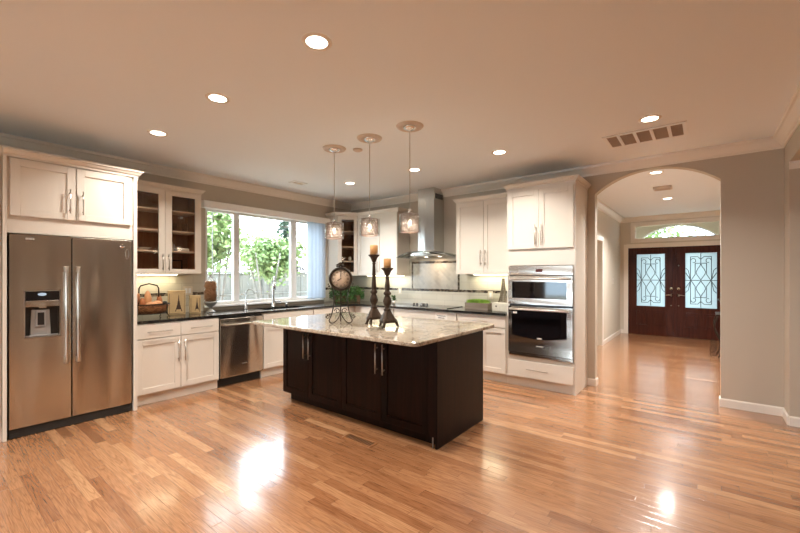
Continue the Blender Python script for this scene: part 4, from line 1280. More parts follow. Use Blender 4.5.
# rounded slab outline
def rrect(x0, x1, y0, y1, r, n=6):
    pts = []
    for cx, cy, a in ((x1 - r, y1 - r, 0), (x0 + r, y1 - r, 90), (x0 + r, y0 + r, 180), (x1 - r, y0 + r, 270)):
        for i in range(n + 1):
            q = R(a + 90 * i / n); pts.append((cx + r * math.cos(q), cy + r * math.sin(q)))
    return pts
bmx.prism(rrect(-3.80, -1.635, 2.27, 3.66, 0.06), 0.8845, 0.917, 'XY')
tag(obj('island_countertop', bmx, 'granite', None, bevel=0.008, seg=3), 'thick cream speckled granite slab with rounded corners topping the dark island', 'countertop')
IT = 0.917

# =================================================================== THINGS ON THE ISLAND
# clock on scroll stand, faces the camera
kx, ky = -2.91, 2.735
Fc = Matrix.Translation((kx, ky, IT)) @ Matrix.Rotation(math.atan2(ky, kx) + PI / 2 + PI, 4, 'Z')
# local: x right (seen from the camera), y away from the camera
Fc = Matrix.Translation((kx, ky, IT)) @ Matrix.Rotation(math.atan2(ky, kx) - PI / 2, 4, 'Z')
t = thing('table_clock', 'round antique clock with a bird finial on a curled black iron stand', 'clock', (kx, ky, IT))
cz = 0.455
FcV = Fc @ Matrix.Translation((0, 0, cz)) @ Matrix.Rotation(R(90), 4, 'X')   # lathe axis towards the camera
b = B(FcV); b.lathe(0, 0, [(0.094, -0.02), (0.114, -0.018), (0.120, 0.0), (0.116, 0.016), (0.104, 0.024), (0.096, 0.018), (0.094, 0.006)], 48, 0.0, False); obj('case_ring', b, 'iron', t)
b = B(FcV); b.lathe(0, 0, [(0.0, -0.018), (0.095, -0.018), (0.095, 0.006), (0.0, 0.0062)], 48); df = obj('dial', b, 'clockface', t)
b = B(FcV)
for k in range(12):
    a = 2 * PI * k / 12
    u = Vector((math.sin(a), math.cos(a), 0)); w_ = Vector((u.y, -u.x, 0))
    for off in ((-0.006, 0.0, 0.006) if k % 3 else (-0.008, -0.003, 0.003, 0.008)):
        p0 = u * 0.064 + w_ * off; p1 = u * 0.083 + w_ * off
        b.ring([(p0.x, p0.y, 0.0075), (p1.x, p1.y, 0.0075)], 0.0013, 4)
for rr in (0.056, 0.088):
    b.ring([(rr * math.cos(2 * PI * i / 40), rr * math.sin(2 * PI * i / 40), 0.0075) for i in range(41)], 0.0007, 4)
obj('numerals', b, 'ink', df)
def hand(a, l, w_):
    u = Vector((math.sin(a), math.cos(a), 0)); s_ = Vector((u.y, -u.x, 0))
    pts = [u * -0.015, u * (l * 0.5) + s_ * w_, u * l, u * (l * 0.5) - s_ * w_]
    return [(p.x, p.y) for p in pts]
b = B(FcV); b.prism(hand(R(238), 0.052, 0.005), 0.010, 0.0115, 'XY'); obj('hour_hand', b, 'ink', df)
b = B(FcV); b.prism(hand(R(0), 0.078, 0.004), 0.0125, 0.014, 'XY'); b.lathe(0, 0, [(0.006, 0.008), (0.006, 0.015), (0, 0.016)], 12); obj('minute_hand', b, 'ink', df)
# bird finial with leaves
b = B(Fc)
b.ring([(-0.02, 0, cz + 0.118), (-0.005, 0, cz + 0.135), (0.01, 0, cz + 0.14)], 0.004, 8)
b.ball((0.0, 0, cz + 0.152), 0.017, (1.4, 0.8, 0.9)); b.ball((0.022, 0, cz + 0.168), 0.010)
b.ring([(0.030, 0, cz + 0.168), (0.042, 0, cz + 0.165)], [0.004, 0.001], 6)
b.ring([(-0.018, 0, cz + 0.150), (-0.05, 0, cz + 0.138)], [0.009, 0.003], 6)
for sx in (-1, 1):
    b.ball((sx * 0.030, 0, cz + 0.128), 0.014, (1.3, 0.5, 0.6)); b.ball((sx * 0.012, 0.0, cz + 0.128), 0.012)
obj('bird_finial', b, 'iron', t)
def scroll(cx, cz_, r0, turns, a0, sgn, y=0, n=26):
    return [(cx + r0 * (1 - 0.75 * i / n) * math.cos(a0 + sgn * turns * 2 * PI * i / n), y, cz_ + r0 * (1 - 0.75 * i / n) * math.sin(a0 + sgn * turns * 2 * PI * i / n)) for i in range(n + 1)]
def bez(p, n=18):
    out = []
    for i in range(n + 1):
        u = i / n
        c_ = [(1 - u) ** 3, 3 * u * (1 - u) ** 2, 3 * u * u * (1 - u), u ** 3]
        out.append(tuple(sum(c_[k] * p[k][j] for k in range(4)) for j in range(3)))
    return out
for sx in (-1, 1):
    b = B(Fc)
    b.ring(bez([(sx * 0.092, 0, cz - 0.07), (sx * 0.06, 0, 0.28), (sx * 0.06, 0, 0.16), (sx * 0.105, -0.03, 0.06)]), 0.0065, 8)
    b.ring(bez([(sx * 0.105, -0.03, 0.06), (sx * 0.13, -0.04, 0.02), (sx * 0.10, -0.04, 0.0075), (sx * 0.08, -0.04, 0.0075)]), 0.0065, 8)
    b.ring(bez([(sx * 0.08, -0.04, 0.0075), (sx * 0.04, -0.03, 0.02), (sx * 0.01, 0, 0.07), (0, 0, 0.12)]), 0.0055, 8)
    b.ring(scroll(sx * 0.035, 0.125, 0.030, 1.2, PI / 2 - sx * PI / 2, sx), 0.0045, 8)
    b.ring(scroll(sx * 0.128, 0.065, 0.020, 1.1, PI / 2 + sx * PI / 2, -sx, -0.03), 0.004, 8)
    for (qx, qz) in ((0.132, 0.088), (0.146, 0.070), (0.112, 0.095)): b.ball((sx * qx, -0.03, qz), 0.008, (1, 0.6, 1), 8, 6)
    b.ball((sx * 0.115, 0, cz - 0.075), 0.010, (1.4, 0.6, 0.8), 8, 6); b.ball((sx * 0.125, 0, cz - 0.055), 0.007, (1, 0.6, 1), 8, 6)
    obj('scroll_leg', b, 'iron', t)
b = B(Fc); b.ring(bez([(0, 0.01, cz - 0.11), (0, 0.03, 0.25), (0, 0.08, 0.12), (0, 0.10, 0.0075)]), 0.006, 8); obj('rear_leg', b, 'iron', t)
b = B(Fc); b.ring([(-0.092, 0, cz - 0.07), (-0.06, 0.0, cz - 0.105), (0, 0, cz - 0.122), (0.06, 0.0, cz - 0.105), (0.092, 0, cz - 0.07)], 0.006, 8); obj('cradle', b, 'iron', t)

def candlestick(x, y, H_, label, rot):
    t = thing('candlestick', label, 'candlestick', (x, y, IT), 'bronze candlesticks on the island')
    b = B(Matrix.Translation((x, y, IT)))
    f = H_ / 0.70
    col = [(0.030, 0.155), (0.038, 0.165), (0.026, 0.178), (0.020, 0.19), (0.036, 0.215), (0.042, 0.245), (0.034, 0.275), (0.022, 0.300), (0.034, 0.310), (0.038, 0.322), (0.028, 0.335), (0.022, 0.345)]
    s0 = 0.345
    shaft = [(0.026, s0 + 0.01), (0.024, s0 + 0.05), (0.017, s0 + (H_ - s0) * 0.55), (0.014, H_ - 0.10), (0.020, H_ - 0.092), (0.014, H_ - 0.082)]
    b.lathe(0, 0, [(0.0, 0.155)] + col + shaft, 22)
    obj('stem', b, 'bronze', t)
    b = B(Matrix.Translation((x, y, IT))); b.lathe(0, 0, [(0.014, H_ - 0.081), (0.022, H_ - 0.065), (0.036, H_ - 0.030), (0.054, H_ - 0.012), (0.058, H_ - 0.006), (0.056, H_), (0.0, H_ - 0.0005)], 26); obj('drip_cup', b, 'bronze', t)
    b = B(Matrix.Translation((x, y, IT)) @ Matrix.Rotation(rot, 4, 'Z'))
    # three-sided domed base
    ringv, n = [], 36
    prof = [(0.030, 0.156), (0.040, 0.135), (0.055, 0.105), (0.070, 0.075), (0.082, 0.055), (0.070, 0.045), (0.0, 0.060)]
    vs, fs = [], []
    for r, z in prof:
        for k in range(n):
            a = 2 * PI * k / n
            rr = r * (1 + 0.16 * math.cos(3 * a) + 0.03 * math.cos(12 * a))
            vs.append((rr * math.cos(a), rr * math.sin(a), z))
    for i in range(len(prof) - 1):
        for k in range(n): fs.append((i * n + k, i * n + (k + 1) % n, (i + 1) * n + (k + 1) % n, (i + 1) * n + k))
    b._add(vs, fs, True)
    obj('base', b, 'bronze', t)
    for k in range(3):
        a = 2 * PI * k / 3
        b = B(Matrix.Translation((x, y, IT)) @ Matrix.Rotation(rot + a, 4, 'Z'))
        b.ring([(0.055, 0, 0.085), (0.080, 0, 0.060), (0.092, 0, 0.032), (0.100, 0, 0.012)], [0.016, 0.017, 0.013, 0.012], 10)
        for s_ in (-0.011, 0, 0.011): b.ball((0.106, s_, 0.0085), 0.008, (1.4, 0.8, 1), 8, 6)
        obj('claw_foot', b, 'bronze', t)
    return t
def candle(x, y, z, r, h, label):
    t = thing('candle', label, 'candle', (x, y, z), 'tan pillar candles')
    b = B(); b.lathe(x, y, [(r, 0.0), (r, h), (r - 0.006, h + 0.002), (r - 0.012, h - 0.004), (0.0, h - 0.006)], 28, z + 0.0006); obj('wax', b, 'wax', t)
    b = B(); b.ring([(x, y, z + h - 0.006), (x + 0.001, y, z + h + 0.008)], 0.0012, 6); obj('wick', b, 'wick', t)
candlestick(-2.645, 2.945, 0.700, 'taller antique bronze candlestick on the island, nearer the clock', 0.5)
candle(-2.645, 2.945, IT + 0.700, 0.040, 0.095, 'tan pillar candle on the taller bronze candlestick')
candlestick(-2.345, 2.80, 0.560, 'shorter antique bronze candlestick on the island, right of the taller one', 0.9)
candle(-2.345, 2.80, IT + 0.560, 0.035, 0.085, 'tan pillar candle on the shorter bronze candlestick')

# =================================================================== THINGS ON THE LEFT COUNTER
cx, cy = -5.02, 1.725
t = thing('bread_basket', 'oblong woven basket with a black iron frame and arched handle on the left counter', 'basket', (cx, cy, CT1))
b = B()
def oval(r, z, wx=0.15, wy=0.20, n=36): return [(cx + wx * r * math.cos(2 * PI * i / n), cy + wy * r * math.sin(2 * PI * i / n), z) for i in range(n)]
rings = [(0.80, 0.055), (0.92, 0.085), (1.0, 0.125), (1.04, 0.160), (1.01, 0.160), (0.97, 0.125), (0.88, 0.085), (0.76, 0.062)]
vs, fs = [], []; n = 36
for r_, z_ in rings: vs += oval(r_, CT1 + z_)
for i in range(len(rings) - 1):
    for k in range(n): fs.append((i * n + k, i * n + (k + 1) % n, (i + 1) * n + (k + 1) % n, (i + 1) * n + k))
b._add(vs, fs, True); b._add(oval(0.80, CT1 + 0.055), [tuple(range(n))]); b._add(oval(0.76, CT1 + 0.062), [tuple(range(n))])
obj('woven_body', b, 'wicker', t)
b = B()
b.ring([p for p in oval(1.06, CT1 + 0.160)] + [oval(1.06, CT1 + 0.160)[0]], 0.006, 8); b.ring(oval(0.95, CT1 + 0.055) + [oval(0.95, CT1 + 0.055)[0]], 0.005, 8)
obj('rim', b, 'iron', t)
for sx in (-1, 1):
    for sy in (-1, 1):
        b = B(); px_, py_ = cx + sx * 0.112, cy + sy * 0.150
        b.ring([(px_, py_, CT1 + 0.160), (px_, py_, CT1 + 0.05), (px_ + sx * 0.012, py_ + sy * 0.02, CT1 + 0.012), (px_ - sx * 0.01, py_ + sy * 0.0, CT1 + 0.0062)], 0.0055, 8); obj('leg', b, 'iron', t)
b = B(); b.ring([(cx, cy - 0.105, CT1 + 0.16), (cx, cy - 0.10, CT1 + 0.34), (cx, cy - 0.085, CT1 + 0.372), (cx, cy, CT1 + 0.395), (cx, cy + 0.085, CT1 + 0.372), (cx, cy + 0.10, CT1 + 0.34), (cx, cy + 0.105, CT1 + 0.16)], 0.008, 8); obj('handle', b, 'iron', t)
loaves = [
 ('long brown bread loaf leaning at the left end of the basket', (cx + 0.02, cy - 0.145, CT1 + 0.20), (0.030, 0.034, 0.095), (0.15, -0.35), 'bread'),
 ('upright brown roll second from the left in the basket', (cx + 0.05, cy - 0.08, CT1 + 0.175), (0.030, 0.030, 0.065), (0.1, 0.15), 'bread'),
 ('tall pale loaf standing in the middle of the basket', (cx - 0.03, cy + 0.0, CT1 + 0.215), (0.034, 0.036, 0.10), (0.0, 0.05), 'bread2'),
 ('pale round bun lying at the front middle of the basket', (cx + 0.07, cy + 0.0, CT1 + 0.16), (0.045, 0.060, 0.032), (0.0, 0.1), 'bread2'),
 ('pale bun lying right of the middle in the basket', (cx + 0.03, cy + 0.075, CT1 + 0.165), (0.040, 0.050, 0.034), (0.3, 0.0), 'bread2'),
 ('upright brown roll at the right of the basket under the handle', (cx - 0.01, cy + 0.115, CT1 + 0.185), (0.028, 0.030, 0.075), (0.0, 0.1), 'bread'),
 ('dark rounded roll at the far right rim of the basket', (cx - 0.02, cy + 0.175, CT1 + 0.165), (0.028, 0.026, 0.024), (0.0, 0.0), 'dark')]
for lab, p_, sc_, rt, mm in loaves:
    b = B(); Rm = Matrix.Rotation(rt[1], 3, 'X') @ Matrix.Rotation(rt[0], 3, 'Y')
    b.ball(p_, 1.0, sc_, 18, 12, Rm)
    tag(obj('bread_loaf', b, mm), lab, 'bread', 'loaves in the bread basket')

def tower(b, cx, z0, h, w, y0, y1):
    """a lattice tower silhouette as a flat printed motif"""
    L_ = [(0.50, 0.0), (0.36, 0.0), (0.30, 0.12), (-0.30, 0.12), (-0.36, 0.0), (-0.50, 0.0), (-0.38, 0.15), (-0.26, 0.30), (-0.30, 0.31), (-0.30, 0.34), (-0.22, 0.35), (-0.14, 0.55), (-0.16, 0.56), (-0.16, 0.59), (-0.10, 0.60), (-0.05, 0.85), (-0.015, 1.0)]
    pts = [(cx + x * w, z0 + z * h) for x, z in L_] + [(cx - x * w, z0 + z * h) for x, z in reversed(L_[6:])]
    b.prism(pts, y0, y1, 'XZ')
def print_box(cxy, yaw, w, h, d, label):
    F = Matrix.Translation((cxy[0], cxy[1], CT1)) @ Matrix.Rotation(R(yaw), 4, 'Z')
    t = thing('wooden_box', label, 'box', (cxy[0], cxy[1], CT1), 'wooden boxes with a tower print')
    b = B(F); b.box(-w / 2, w / 2, 0, d, 0.001, h - 0.022); obj('body', b, 'box', t, bevel=0.003)
    b = B(F); b.box(-w / 2 - 0.002, w / 2 + 0.002, -0.002, d + 0.002, h - 0.021, h); obj('lid', b, 'box', t, bevel=0.003)
    b = B(F); tower(b, 0.02, 0.04, h * 0.70, w * 0.42, -0.0012, -0.0002); obj('tower_print', b, 'ink', t)
    b = B(F)
    for (xa, xb, za, zb) in ((-w / 2 + 0.012, w / 2 - 0.012, 0.014, 0.018), (-w / 2 + 0.012, -w / 2 + 0.016, 0.018, h - 0.035), (w / 2 - 0.016, w / 2 - 0.012, 0.018, h - 0.035)): b.box(xa, xb, -0.0010, -0.0002, za, zb)
    obj('border_print', b, 'ink', t)
print_box((-5.17, 2.085), 72, 0.19, 0.300, 0.09, 'larger parchment-coloured wooden box printed with a tower, beside the basket')
print_box((-5.12, 2.285), 72, 0.125, 0.235, 0.09, 'smaller parchment-coloured wooden box printed with a tower, beside the glass jar')

jx, jy = -5.16, 2.50
t = thing('glass_jar', 'tall lidded glass jar on a grey pedestal filled with brown nuts', 'jar', (jx, jy, CT1))
b = B(); b.lathe(jx, jy, [(0.062, 0.0), (0.062, 0.008), (0.045, 0.018), (0.022, 0.035), (0.018, 0.06), (0.026, 0.072), (0.055, 0.092), (0.078, 0.125), (0.082, 0.145), (0.078, 0.146), (0.0, 0.110)], 30, CT1 + 0.0005); obj('pedestal', b, 'pewter', t)
b = B(); b.lathe(jx, jy, [(0.080, 0.147), (0.080, 0.40), (0.074, 0.43), (0.050, 0.452), (0.0, 0.460)], 30, CT1); obj('glass_bell', b, 'cabglass', t)
b = B(); b.lathe(jx, jy, [(0.030, 0.456), (0.030, 0.461), (0.010, 0.468), (0.014, 0.482), (0.016, 0.494), (0.0, 0.505)], 20, CT1); obj('lid_knob', b, 'pewter', t)
b = B(); rnd = random.Random(3)
for i in range(650):
    z_ = 0.150 + rnd.random() * 0.26
    a = rnd.random() * 2 * PI; rr = 0.070 * math.sqrt(rnd.uniform(0.45, 1.0)) * (1 if z_ < 0.365 else math.sqrt(max(0.1, 1 - ((z_ - 0.365) / 0.06) ** 2)))
    q = Matrix.Rotation(rnd.random() * 6, 3, 'X') @ Matrix.Rotation(rnd.random() * 6, 3, 'Y')
    b.ball((jx + rr * math.cos(a), jy + rr * math.sin(a), CT1 + z_), 0.0095, (1, 0.8, 1.2), 6, 4, q)
b.lathe(jx, jy, [(0.0, 0.148), (0.055, 0.148), (0.055, 0.35), (0.035, 0.38), (0.0, 0.385)], 16, CT1)
tag(obj('nuts', b, 'cork'), 'brown nuts heaped inside the tall glass jar', 'nuts', kind='stuff')

# =================================================================== THINGS ON THE BACK COUNTER
def leaves(b, pts_fn, n, size, rnd, up=0.3):
    for i in range(n):
        p = Vector(pts_fn(rnd))
        d1 = Vector((rnd.uniform(-1, 1), rnd.uniform(-1, 1), rnd.uniform(-1 + up, 1))).normalized()
        d2 = d1.cross(Vector((rnd.uniform(-1, 1), rnd.uniform(-1, 1), rnd.uniform(-1, 1)))).normalized()
        s = size * rnd.uniform(0.6, 1.3)
        b._add([p - d1 * s, p + d2 * s * 0.55, p + d1 * s, p - d2 * s * 0.55], [(0, 1, 2, 3)])
plx, ply = -5.09, 4.95
Fp = Matrix.Translation((plx, ply, CT1)) @ Matrix.Rotation(R(45), 4, 'Z')
t = thing('potted_ivy', 'bushy green ivy in a long brown planter in the counter corner behind the clock', 'plant', (plx, ply, CT1))
b = B(Fp); b.box(-0.23, 0.23, -0.065, 0.065, 0.001, 0.130); obj('planter', b, 'planter', t, bevel=0.006)
b = B(Fp); rnd = random.Random(5)
def ivy(r):
    x = r.uniform(-0.32, 0.30); a = r.random() * 2 * PI; q = math.sqrt(r.random())
    return (x, 0.10 * q * math.cos(a) - 0.02, 0.20 + 0.10 * q * math.sin(a) - (0.05 if abs(x) > 0.22 else 0))
leaves(b, ivy, 1200, 0.020, rnd)
def ivy2(r): return (r.uniform(-0.21, 0.17), -0.085 - r.random() * 0.02, r.uniform(0.02, 0.14))
leaves(b, ivy2, 220, 0.018, rnd)
obj('ivy_leaves', b, 'leaf', t)
b = B(Fp)
for k in range(6): b.ring([(-0.2 + k * 0.08, 0, 0.12), (-0.22 + k * 0.09, -0.02, 0.19)], 0.003, 5)
obj('stems', b, 'leaf', t)
px_, py_ = -4.13, 5.10
t = thing('potted_plant', 'little green plant in a small pot on the back counter behind the candlesticks', 'plant', (px_, py_, CT1))
b = B(); b.lathe(px_, py_, [(0.028, 0.0), (0.036, 0.06), (0.032, 0.06), (0.0, 0.05)], 18, CT1 + 0.0005); obj('pot', b, 'ceramic', t)
b = B(); leaves(b, lambda r: (px_ + r.gauss(0, 0.022), py_ + r.gauss(0, 0.022), CT1 + 0.10 + r.uniform(-0.04, 0.05)), 150, 0.014, rnd); obj('leaves', b, 'leaf', t)
gx0, gx1, gy0 = -2.735, -2.375, 5.02
t = thing('grass_trough', 'bright green grass in a long weathered wooden trough right of the cooktop', 'plant', ((gx0 + gx1) / 2, 5.04, CT1))
b = B()
for (xa, xb, ya, yb) in ((gx0, gx1, gy0, gy0 + 0.012), (gx0, gx1, gy0 + 0.13, gy0 + 0.142), (gx0, gx0 + 0.012, gy0 + 0.012, gy0 + 0.13), (gx1 - 0.012, gx1, gy0 + 0.012, gy0 + 0.13)): b.box(xa, xb, ya, yb, CT1 + 0.001, CT1 + 0.095)
b.box(gx0 + 0.012, gx1 - 0.012, gy0 + 0.012, gy0 + 0.13, CT1 + 0.001, CT1 + 0.085)
obj('trough', b, 'weathered', t, bevel=0.002)
b = B(); rnd = random.Random(8)
for i in range(1500):
    x = rnd.uniform(gx0 + 0.015, gx1 - 0.015); y = rnd.uniform(gy0 + 0.015, gy0 + 0.127)
    h = 0.030 + 0.032 * (1 - ((x - (gx0 + gx1) / 2) / 0.215) ** 2) + rnd.uniform(0, 0.01)
    a = rnd.random() * 2 * PI; dx_, dy_ = math.cos(a) * 0.003, math.sin(a) * 0.003
    lx, ly = rnd.gauss(0, 0.010), rnd.gauss(0, 0.010)
    b._add([(x - dx_, y - dy_, CT1 + 0.084), (x + dx_, y + dy_, CT1 + 0.084), (x + lx, y + ly, CT1 + 0.086 + h)], [(0, 1, 2)])
obj('grass_blades', b, 'grass', t)
# crate, tower figurine, lantern
t = thing('painted_crate', 'small cream painted wooden crate in front of the tower figurine next to the ovens', 'crate', (-2.17, 4.95, CT1))
b = B(); b.box(-2.265, -2.045, 4.93, 5.04, CT1 + 0.001, CT1 + 0.118)
for k in range(5): b.box(-2.262 + k * 0.0435, -2.222 + k * 0.0435, 4.925, 4.93, CT1 + 0.008, CT1 + 0.112)
obj('crate_body', b, 'cream', t, bevel=0.002)
b = B(); b.prism([(-2.205, CT1 + 0.055), (-2.218, CT1 + 0.075), (-2.212, CT1 + 0.084), (-2.205, CT1 + 0.078), (-2.198, CT1 + 0.084), (-2.192, CT1 + 0.075)], 4.9225, 4.9245, 'XZ'); obj('heart_mark', b, 'ink', t)
ex, ey = -2.20, 5.15
t = thing('tower_figurine', 'metal lattice tower figurine standing behind the cream crate by the ovens', 'figurine', (ex, ey, CT1))
H0 = 0.44
def halfw(z): return 0.085 * math.exp(-z / H0 * 2.7) + 0.005
lv = [0.0, 0.10, 0.14, 0.21, 0.25, 0.33, 0.38, 0.42, 0.44]
b = B()
for sx in (-1, 1):
    for sy in (-1, 1):
        b.ring([(ex + sx * halfw(z), ey + sy * halfw(z), CT1 + 0.006 + z) for z in [H0 * i / 16 for i in range(17)]], [0.009 * (1 - 0.4 * i / 16) for i in range(17)], 5)
for i in range(12):
    za, zb = H0 * i / 14, H0 * (i + 1) / 14
    for sx, sy in ((0, 1), (0, -1), (1, 0), (-1, 0)):
        ha, hb = halfw(za), halfw(zb)
        for s_ in (-1, 1):
            p0 = (ex + (sx * ha if sx else s_ * ha), ey + (sy * ha if sy else s_ * ha), CT1 + 0.006 + za)
            p1 = (ex + (sx * hb if sx else -s_ * hb), ey + (sy * hb if sy else -s_ * hb), CT1 + 0.006 + zb)
            b.ring([p0, p1], 0.0035, 4, False)
b.ring([(ex, ey, CT1 + H0 - 0.02), (ex, ey, CT1 + H0 + 0.03)], [0.004, 0.001], 6)
obj('lattice', b, 'eiffel', t)
for z, e_ in ((0.115, 0.010), (0.235, 0.008), (0.40, 0.005)):
    b = B(); h_ = halfw(z) + e_; b.box(ex - h_, ex + h_, ey - h_, ey + h_, CT1 + z, CT1 + z + 0.010); obj('platform', b, 'eiffel', t)
lx, ly = -2.065, 5.27
t = thing('filigree_lantern', 'small cream filigree candle lantern between the tower figurine and the ovens', 'lantern', (lx, ly, CT1))
b = B(); b.lathe(lx, ly, [(0.035, 0.0), (0.035, 0.010), (0.012, 0.02), (0.010, 0.10), (0.030, 0.12), (0.028, 0.125), (0.0, 0.122)], 18, CT1 + 0.0005); obj('pedestal', b, 'cream', t)
b = B()
for k in range(6):
    a = 2 * PI * k / 6
    b.ring([(lx + 0.028 * math.cos(a + u * 1.2), ly + 0.028 * math.sin(a + u * 1.2), CT1 + 0.125 + u * 0.09) for u in (0, .25, .5, .75, 1)], 0.003, 5)
    b.ring([(lx + 0.028 * math.cos(a - u * 1.2), ly + 0.028 * math.sin(a - u * 1.2), CT1 + 0.125 + u * 0.09) for u in (0, .25, .5, .75, 1)], 0.003, 5)
obj('filigree_cup', b, 'cream', t)

# =================================================================== CEILING FIXTURES
def can(x, y, label, watts=60, r=0.075, color=None):
    t = thing('recessed_light', label, 'ceiling light', (x, y, CEIL), 'recessed ceiling lights')
    b = B(); b.lathe(x, y, [(r - 0.012, -0.004), (r + 0.012, -0.006), (r + 0.016, -0.0005)], 32, CEIL, False); obj('trim_ring', b, 'trim', t)
    b = B(); b.lathe(x, y, [(0.0, -0.0035), (r - 0.012, -0.0035), (r - 0.012, -0.0006), (0.0, -0.0006)], 32, CEIL); obj('lens', b, 'lens', t)
    ld = bpy.data.lights.new('can', 'AREA'); ld.shape = 'DISK'; ld.size = 0.13; ld.energy = watts * LAMP_W; ld.color = color or LAMP; ld.spread = R(130)
    lo = bpy.data.objects.new('recessed_light_lamp', ld); lo.location = (x, y, CEIL - 0.012); C.objects.link(lo)
can(-1.80, 1.50, 'large nearest recessed ceiling light above the space before the island')
can(-2.98, 1.50, 'recessed ceiling light, middle of the front row towards the refrigerator')
can(-4.17, 1.51, 'recessed ceiling light right in front of the refrigerator, leftmost of all')
can(-0.37, 4.05, 'recessed ceiling light just in front of the long ceiling vent')
can(-1.80, 4.11, 'recessed ceiling light before the wall ovens')
can(-2.975, 4.11, 'recessed ceiling light in front of the range hood')
can(-4.17, 4.11, 'recessed ceiling light in front of the corner cabinet')
can(-0.50, 6.22, 'nearer recessed ceiling light in the entry hall beyond the arch', 170, color=(1.0, 0.97, 0.93))
can(-0.505, 8.47, 'farther recessed ceiling light in the entry hall beyond the arch', 170, color=(1.0, 0.97, 0.93))
for (x, y) in ((-3.6, -1.2), (-1.8, -1.2), (0.2, -1.2), (-3.6, -3.2), (-1.2, -3.2)):
    can(x, y, 'recessed ceiling light in the part of the room behind the viewer', 60)
can(2.4, 3.0, 'recessed ceiling light in the side room beyond the right-hand opening', 60)

def pendant(x, y, label):
    t = thing('pendant_light', label, 'pendant light', (x, y, CEIL), 'crystal pendants over the island')
    b = B(); b.lathe(x, y, [(0.060, -0.0006), (0.064, -0.012), (0.080, -0.010), (0.098, -0.018), (0.118, -0.014), (0.128, -0.0006)], 40, CEIL, False); obj('ceiling_medallion', b, 'fixture', t)
    b = B(); b.lathe(x, y, [(0.0, -0.040), (0.030, -0.040), (0.055, -0.026), (0.062, -0.013), (0.062, -0.0006)], 32, CEIL); obj('canopy', b, 'chrome', t)
    zt, zb = 1.975, 1.805
    b = B(); b.cyl((x, y, zt + 0.02), (x, y, CEIL - 0.040), 0.0035, 8); obj('rod', b, 'nickel', t)
    b = B(); b.lathe(x, y, [(0.006, zt + 0.05), (0.014, zt + 0.045), (0.016, zt + 0.005), (0.0, zt + 0.003)], 14); obj('socket_cap', b, 'chrome', t)
    rr = 0.082
    b = B()
    for zz in (zt - 0.004, zb + 0.004):
        b.ring([(x + rr * math.cos(2 * PI * i / 36), y + rr * math.sin(2 * PI * i / 36), zz) for i in range(37)], 0.004, 6)
    for k in range(3):
        a = 2 * PI * k / 3; b.ring([(x, y, zt + 0.008), (x + rr * math.cos(a), y + rr * math.sin(a), zt - 0.004)], 0.002, 5)
    rnd = random.Random(11)
    for row in range(9):
        for k in range(26):
            a0_ = 2 * PI * (k + 0.5 * (row % 2) + rnd.uniform(-0.2, 0.2)) / 26
            z0_ = zb + 0.014 + (zt - zb - 0.028) * row / 8 + rnd.uniform(-0.003, 0.003)
            q0, q1 = rnd.uniform(0.008, 0.0125), rnd.uniform(0.008, 0.0125)
            b.ring([(x + rr * math.cos(a0_ + q0 / rr * math.cos(w)), y + rr * math.sin(a0_ + q0 / rr * math.cos(w)), z0_ + q1 * math.sin(w)) for w in [2 * PI * i / 7 for i in range(8)]], 0.0020, 4, False)
    sh = obj('woven_shade', b, 'weave', t)
    b = B()
    for k in range(200):
        a = rnd.random() * 2 * PI; zz = rnd.uniform(zb + 0.01, zt - 0.01); q = rr - 0.010
        b.ball((x + q * math.cos(a), y + q * math.sin(a), zz), rnd.uniform(0.005, 0.009), (1, 1, 1), 6, 4)
    obj('crystal_beads', b, 'crystal', sh, kind='stuff')
    b = B(); b.lathe(x, y, [(0.100, zb), (0.100, zt), (0.098, zt), (0.098, zb), (0.100, zb)], 40, 0.0, False); obj('acrylic_sleeve', b, 'acryl', t)
    b = B(); b.ball((x, y, 1.895), 0.020, (1, 1, 1.4), 14, 10); obj('bulb', b, 'bulb', t)
    ld = bpy.data.lights.new('pendant', 'POINT'); ld.energy = 1.2; ld.color = (1, 0.8, 0.6); ld.shadow_soft_size = 0.03
    lo = bpy.data.objects.new('pendant_lamp', ld); lo.location = (x, y, 1.85); C.objects.link(lo)
pendant(-3.165, 2.88, 'left crystal drum pendant, hanging over the island beside the window')
pendant(-2.645, 2.88, 'middle crystal drum pendant hanging above the taller candlestick')
pendant(-2.140, 2.88, 'right crystal drum pendant hanging in front of the range hood')

def vent(x0, x1, y0, y1, n, label, mback='return', along='X'):
    t = thing('ceiling_vent', label, 'vent', ((x0 + x1) / 2, (y0 + y1) / 2, CEIL))
    b = B(); b.box(x0, x1, y0, y1, CEIL - 0.003, CEIL - 0.0006); obj('backing', b, mback, t)
    b = B(); w = 0.034
    b.box(x0, x1, y0, y0 + w, CEIL - 0.010, CEIL - 0.0031); b.box(x0, x1, y1 - w, y1, CEIL - 0.010, CEIL - 0.0031)
    b.box(x0, x0 + w, y0 + w, y1 - w, CEIL - 0.010, CEIL - 0.0031); b.box(x1 - w, x1, y0 + w, y1 - w, CEIL - 0.010, CEIL - 0.0031)
    for k in range(1, n):
        xx = x0 + (x1 - x0) * k / n; b.box(xx - 0.014, xx + 0.014, y0 + w, y1 - w, CEIL - 0.010, CEIL - 0.0031)
    obj('frame', b, 'white', t, bevel=0.001)
    b = B(); m = 16 if n > 1 else 8
    for k in range(m):
        yy = y0 + w + (y1 - y0 - 2 * w) * (k + 0.5) / m
        b.box(x0 + w, x1 - w, yy - 0.0015, yy + 0.0015, CEIL - 0.0085, CEIL - 0.0035)
    obj('louvres', b, 'return', t)
vent(-0.80, -0.115, 4.30, 4.72, 5, 'long white five-bay return air vent in the ceiling before the arch')
vent(-4.84, -4.70, 3.50, 3.74, 1, 'small white ceiling vent near the sink window', 'trim')
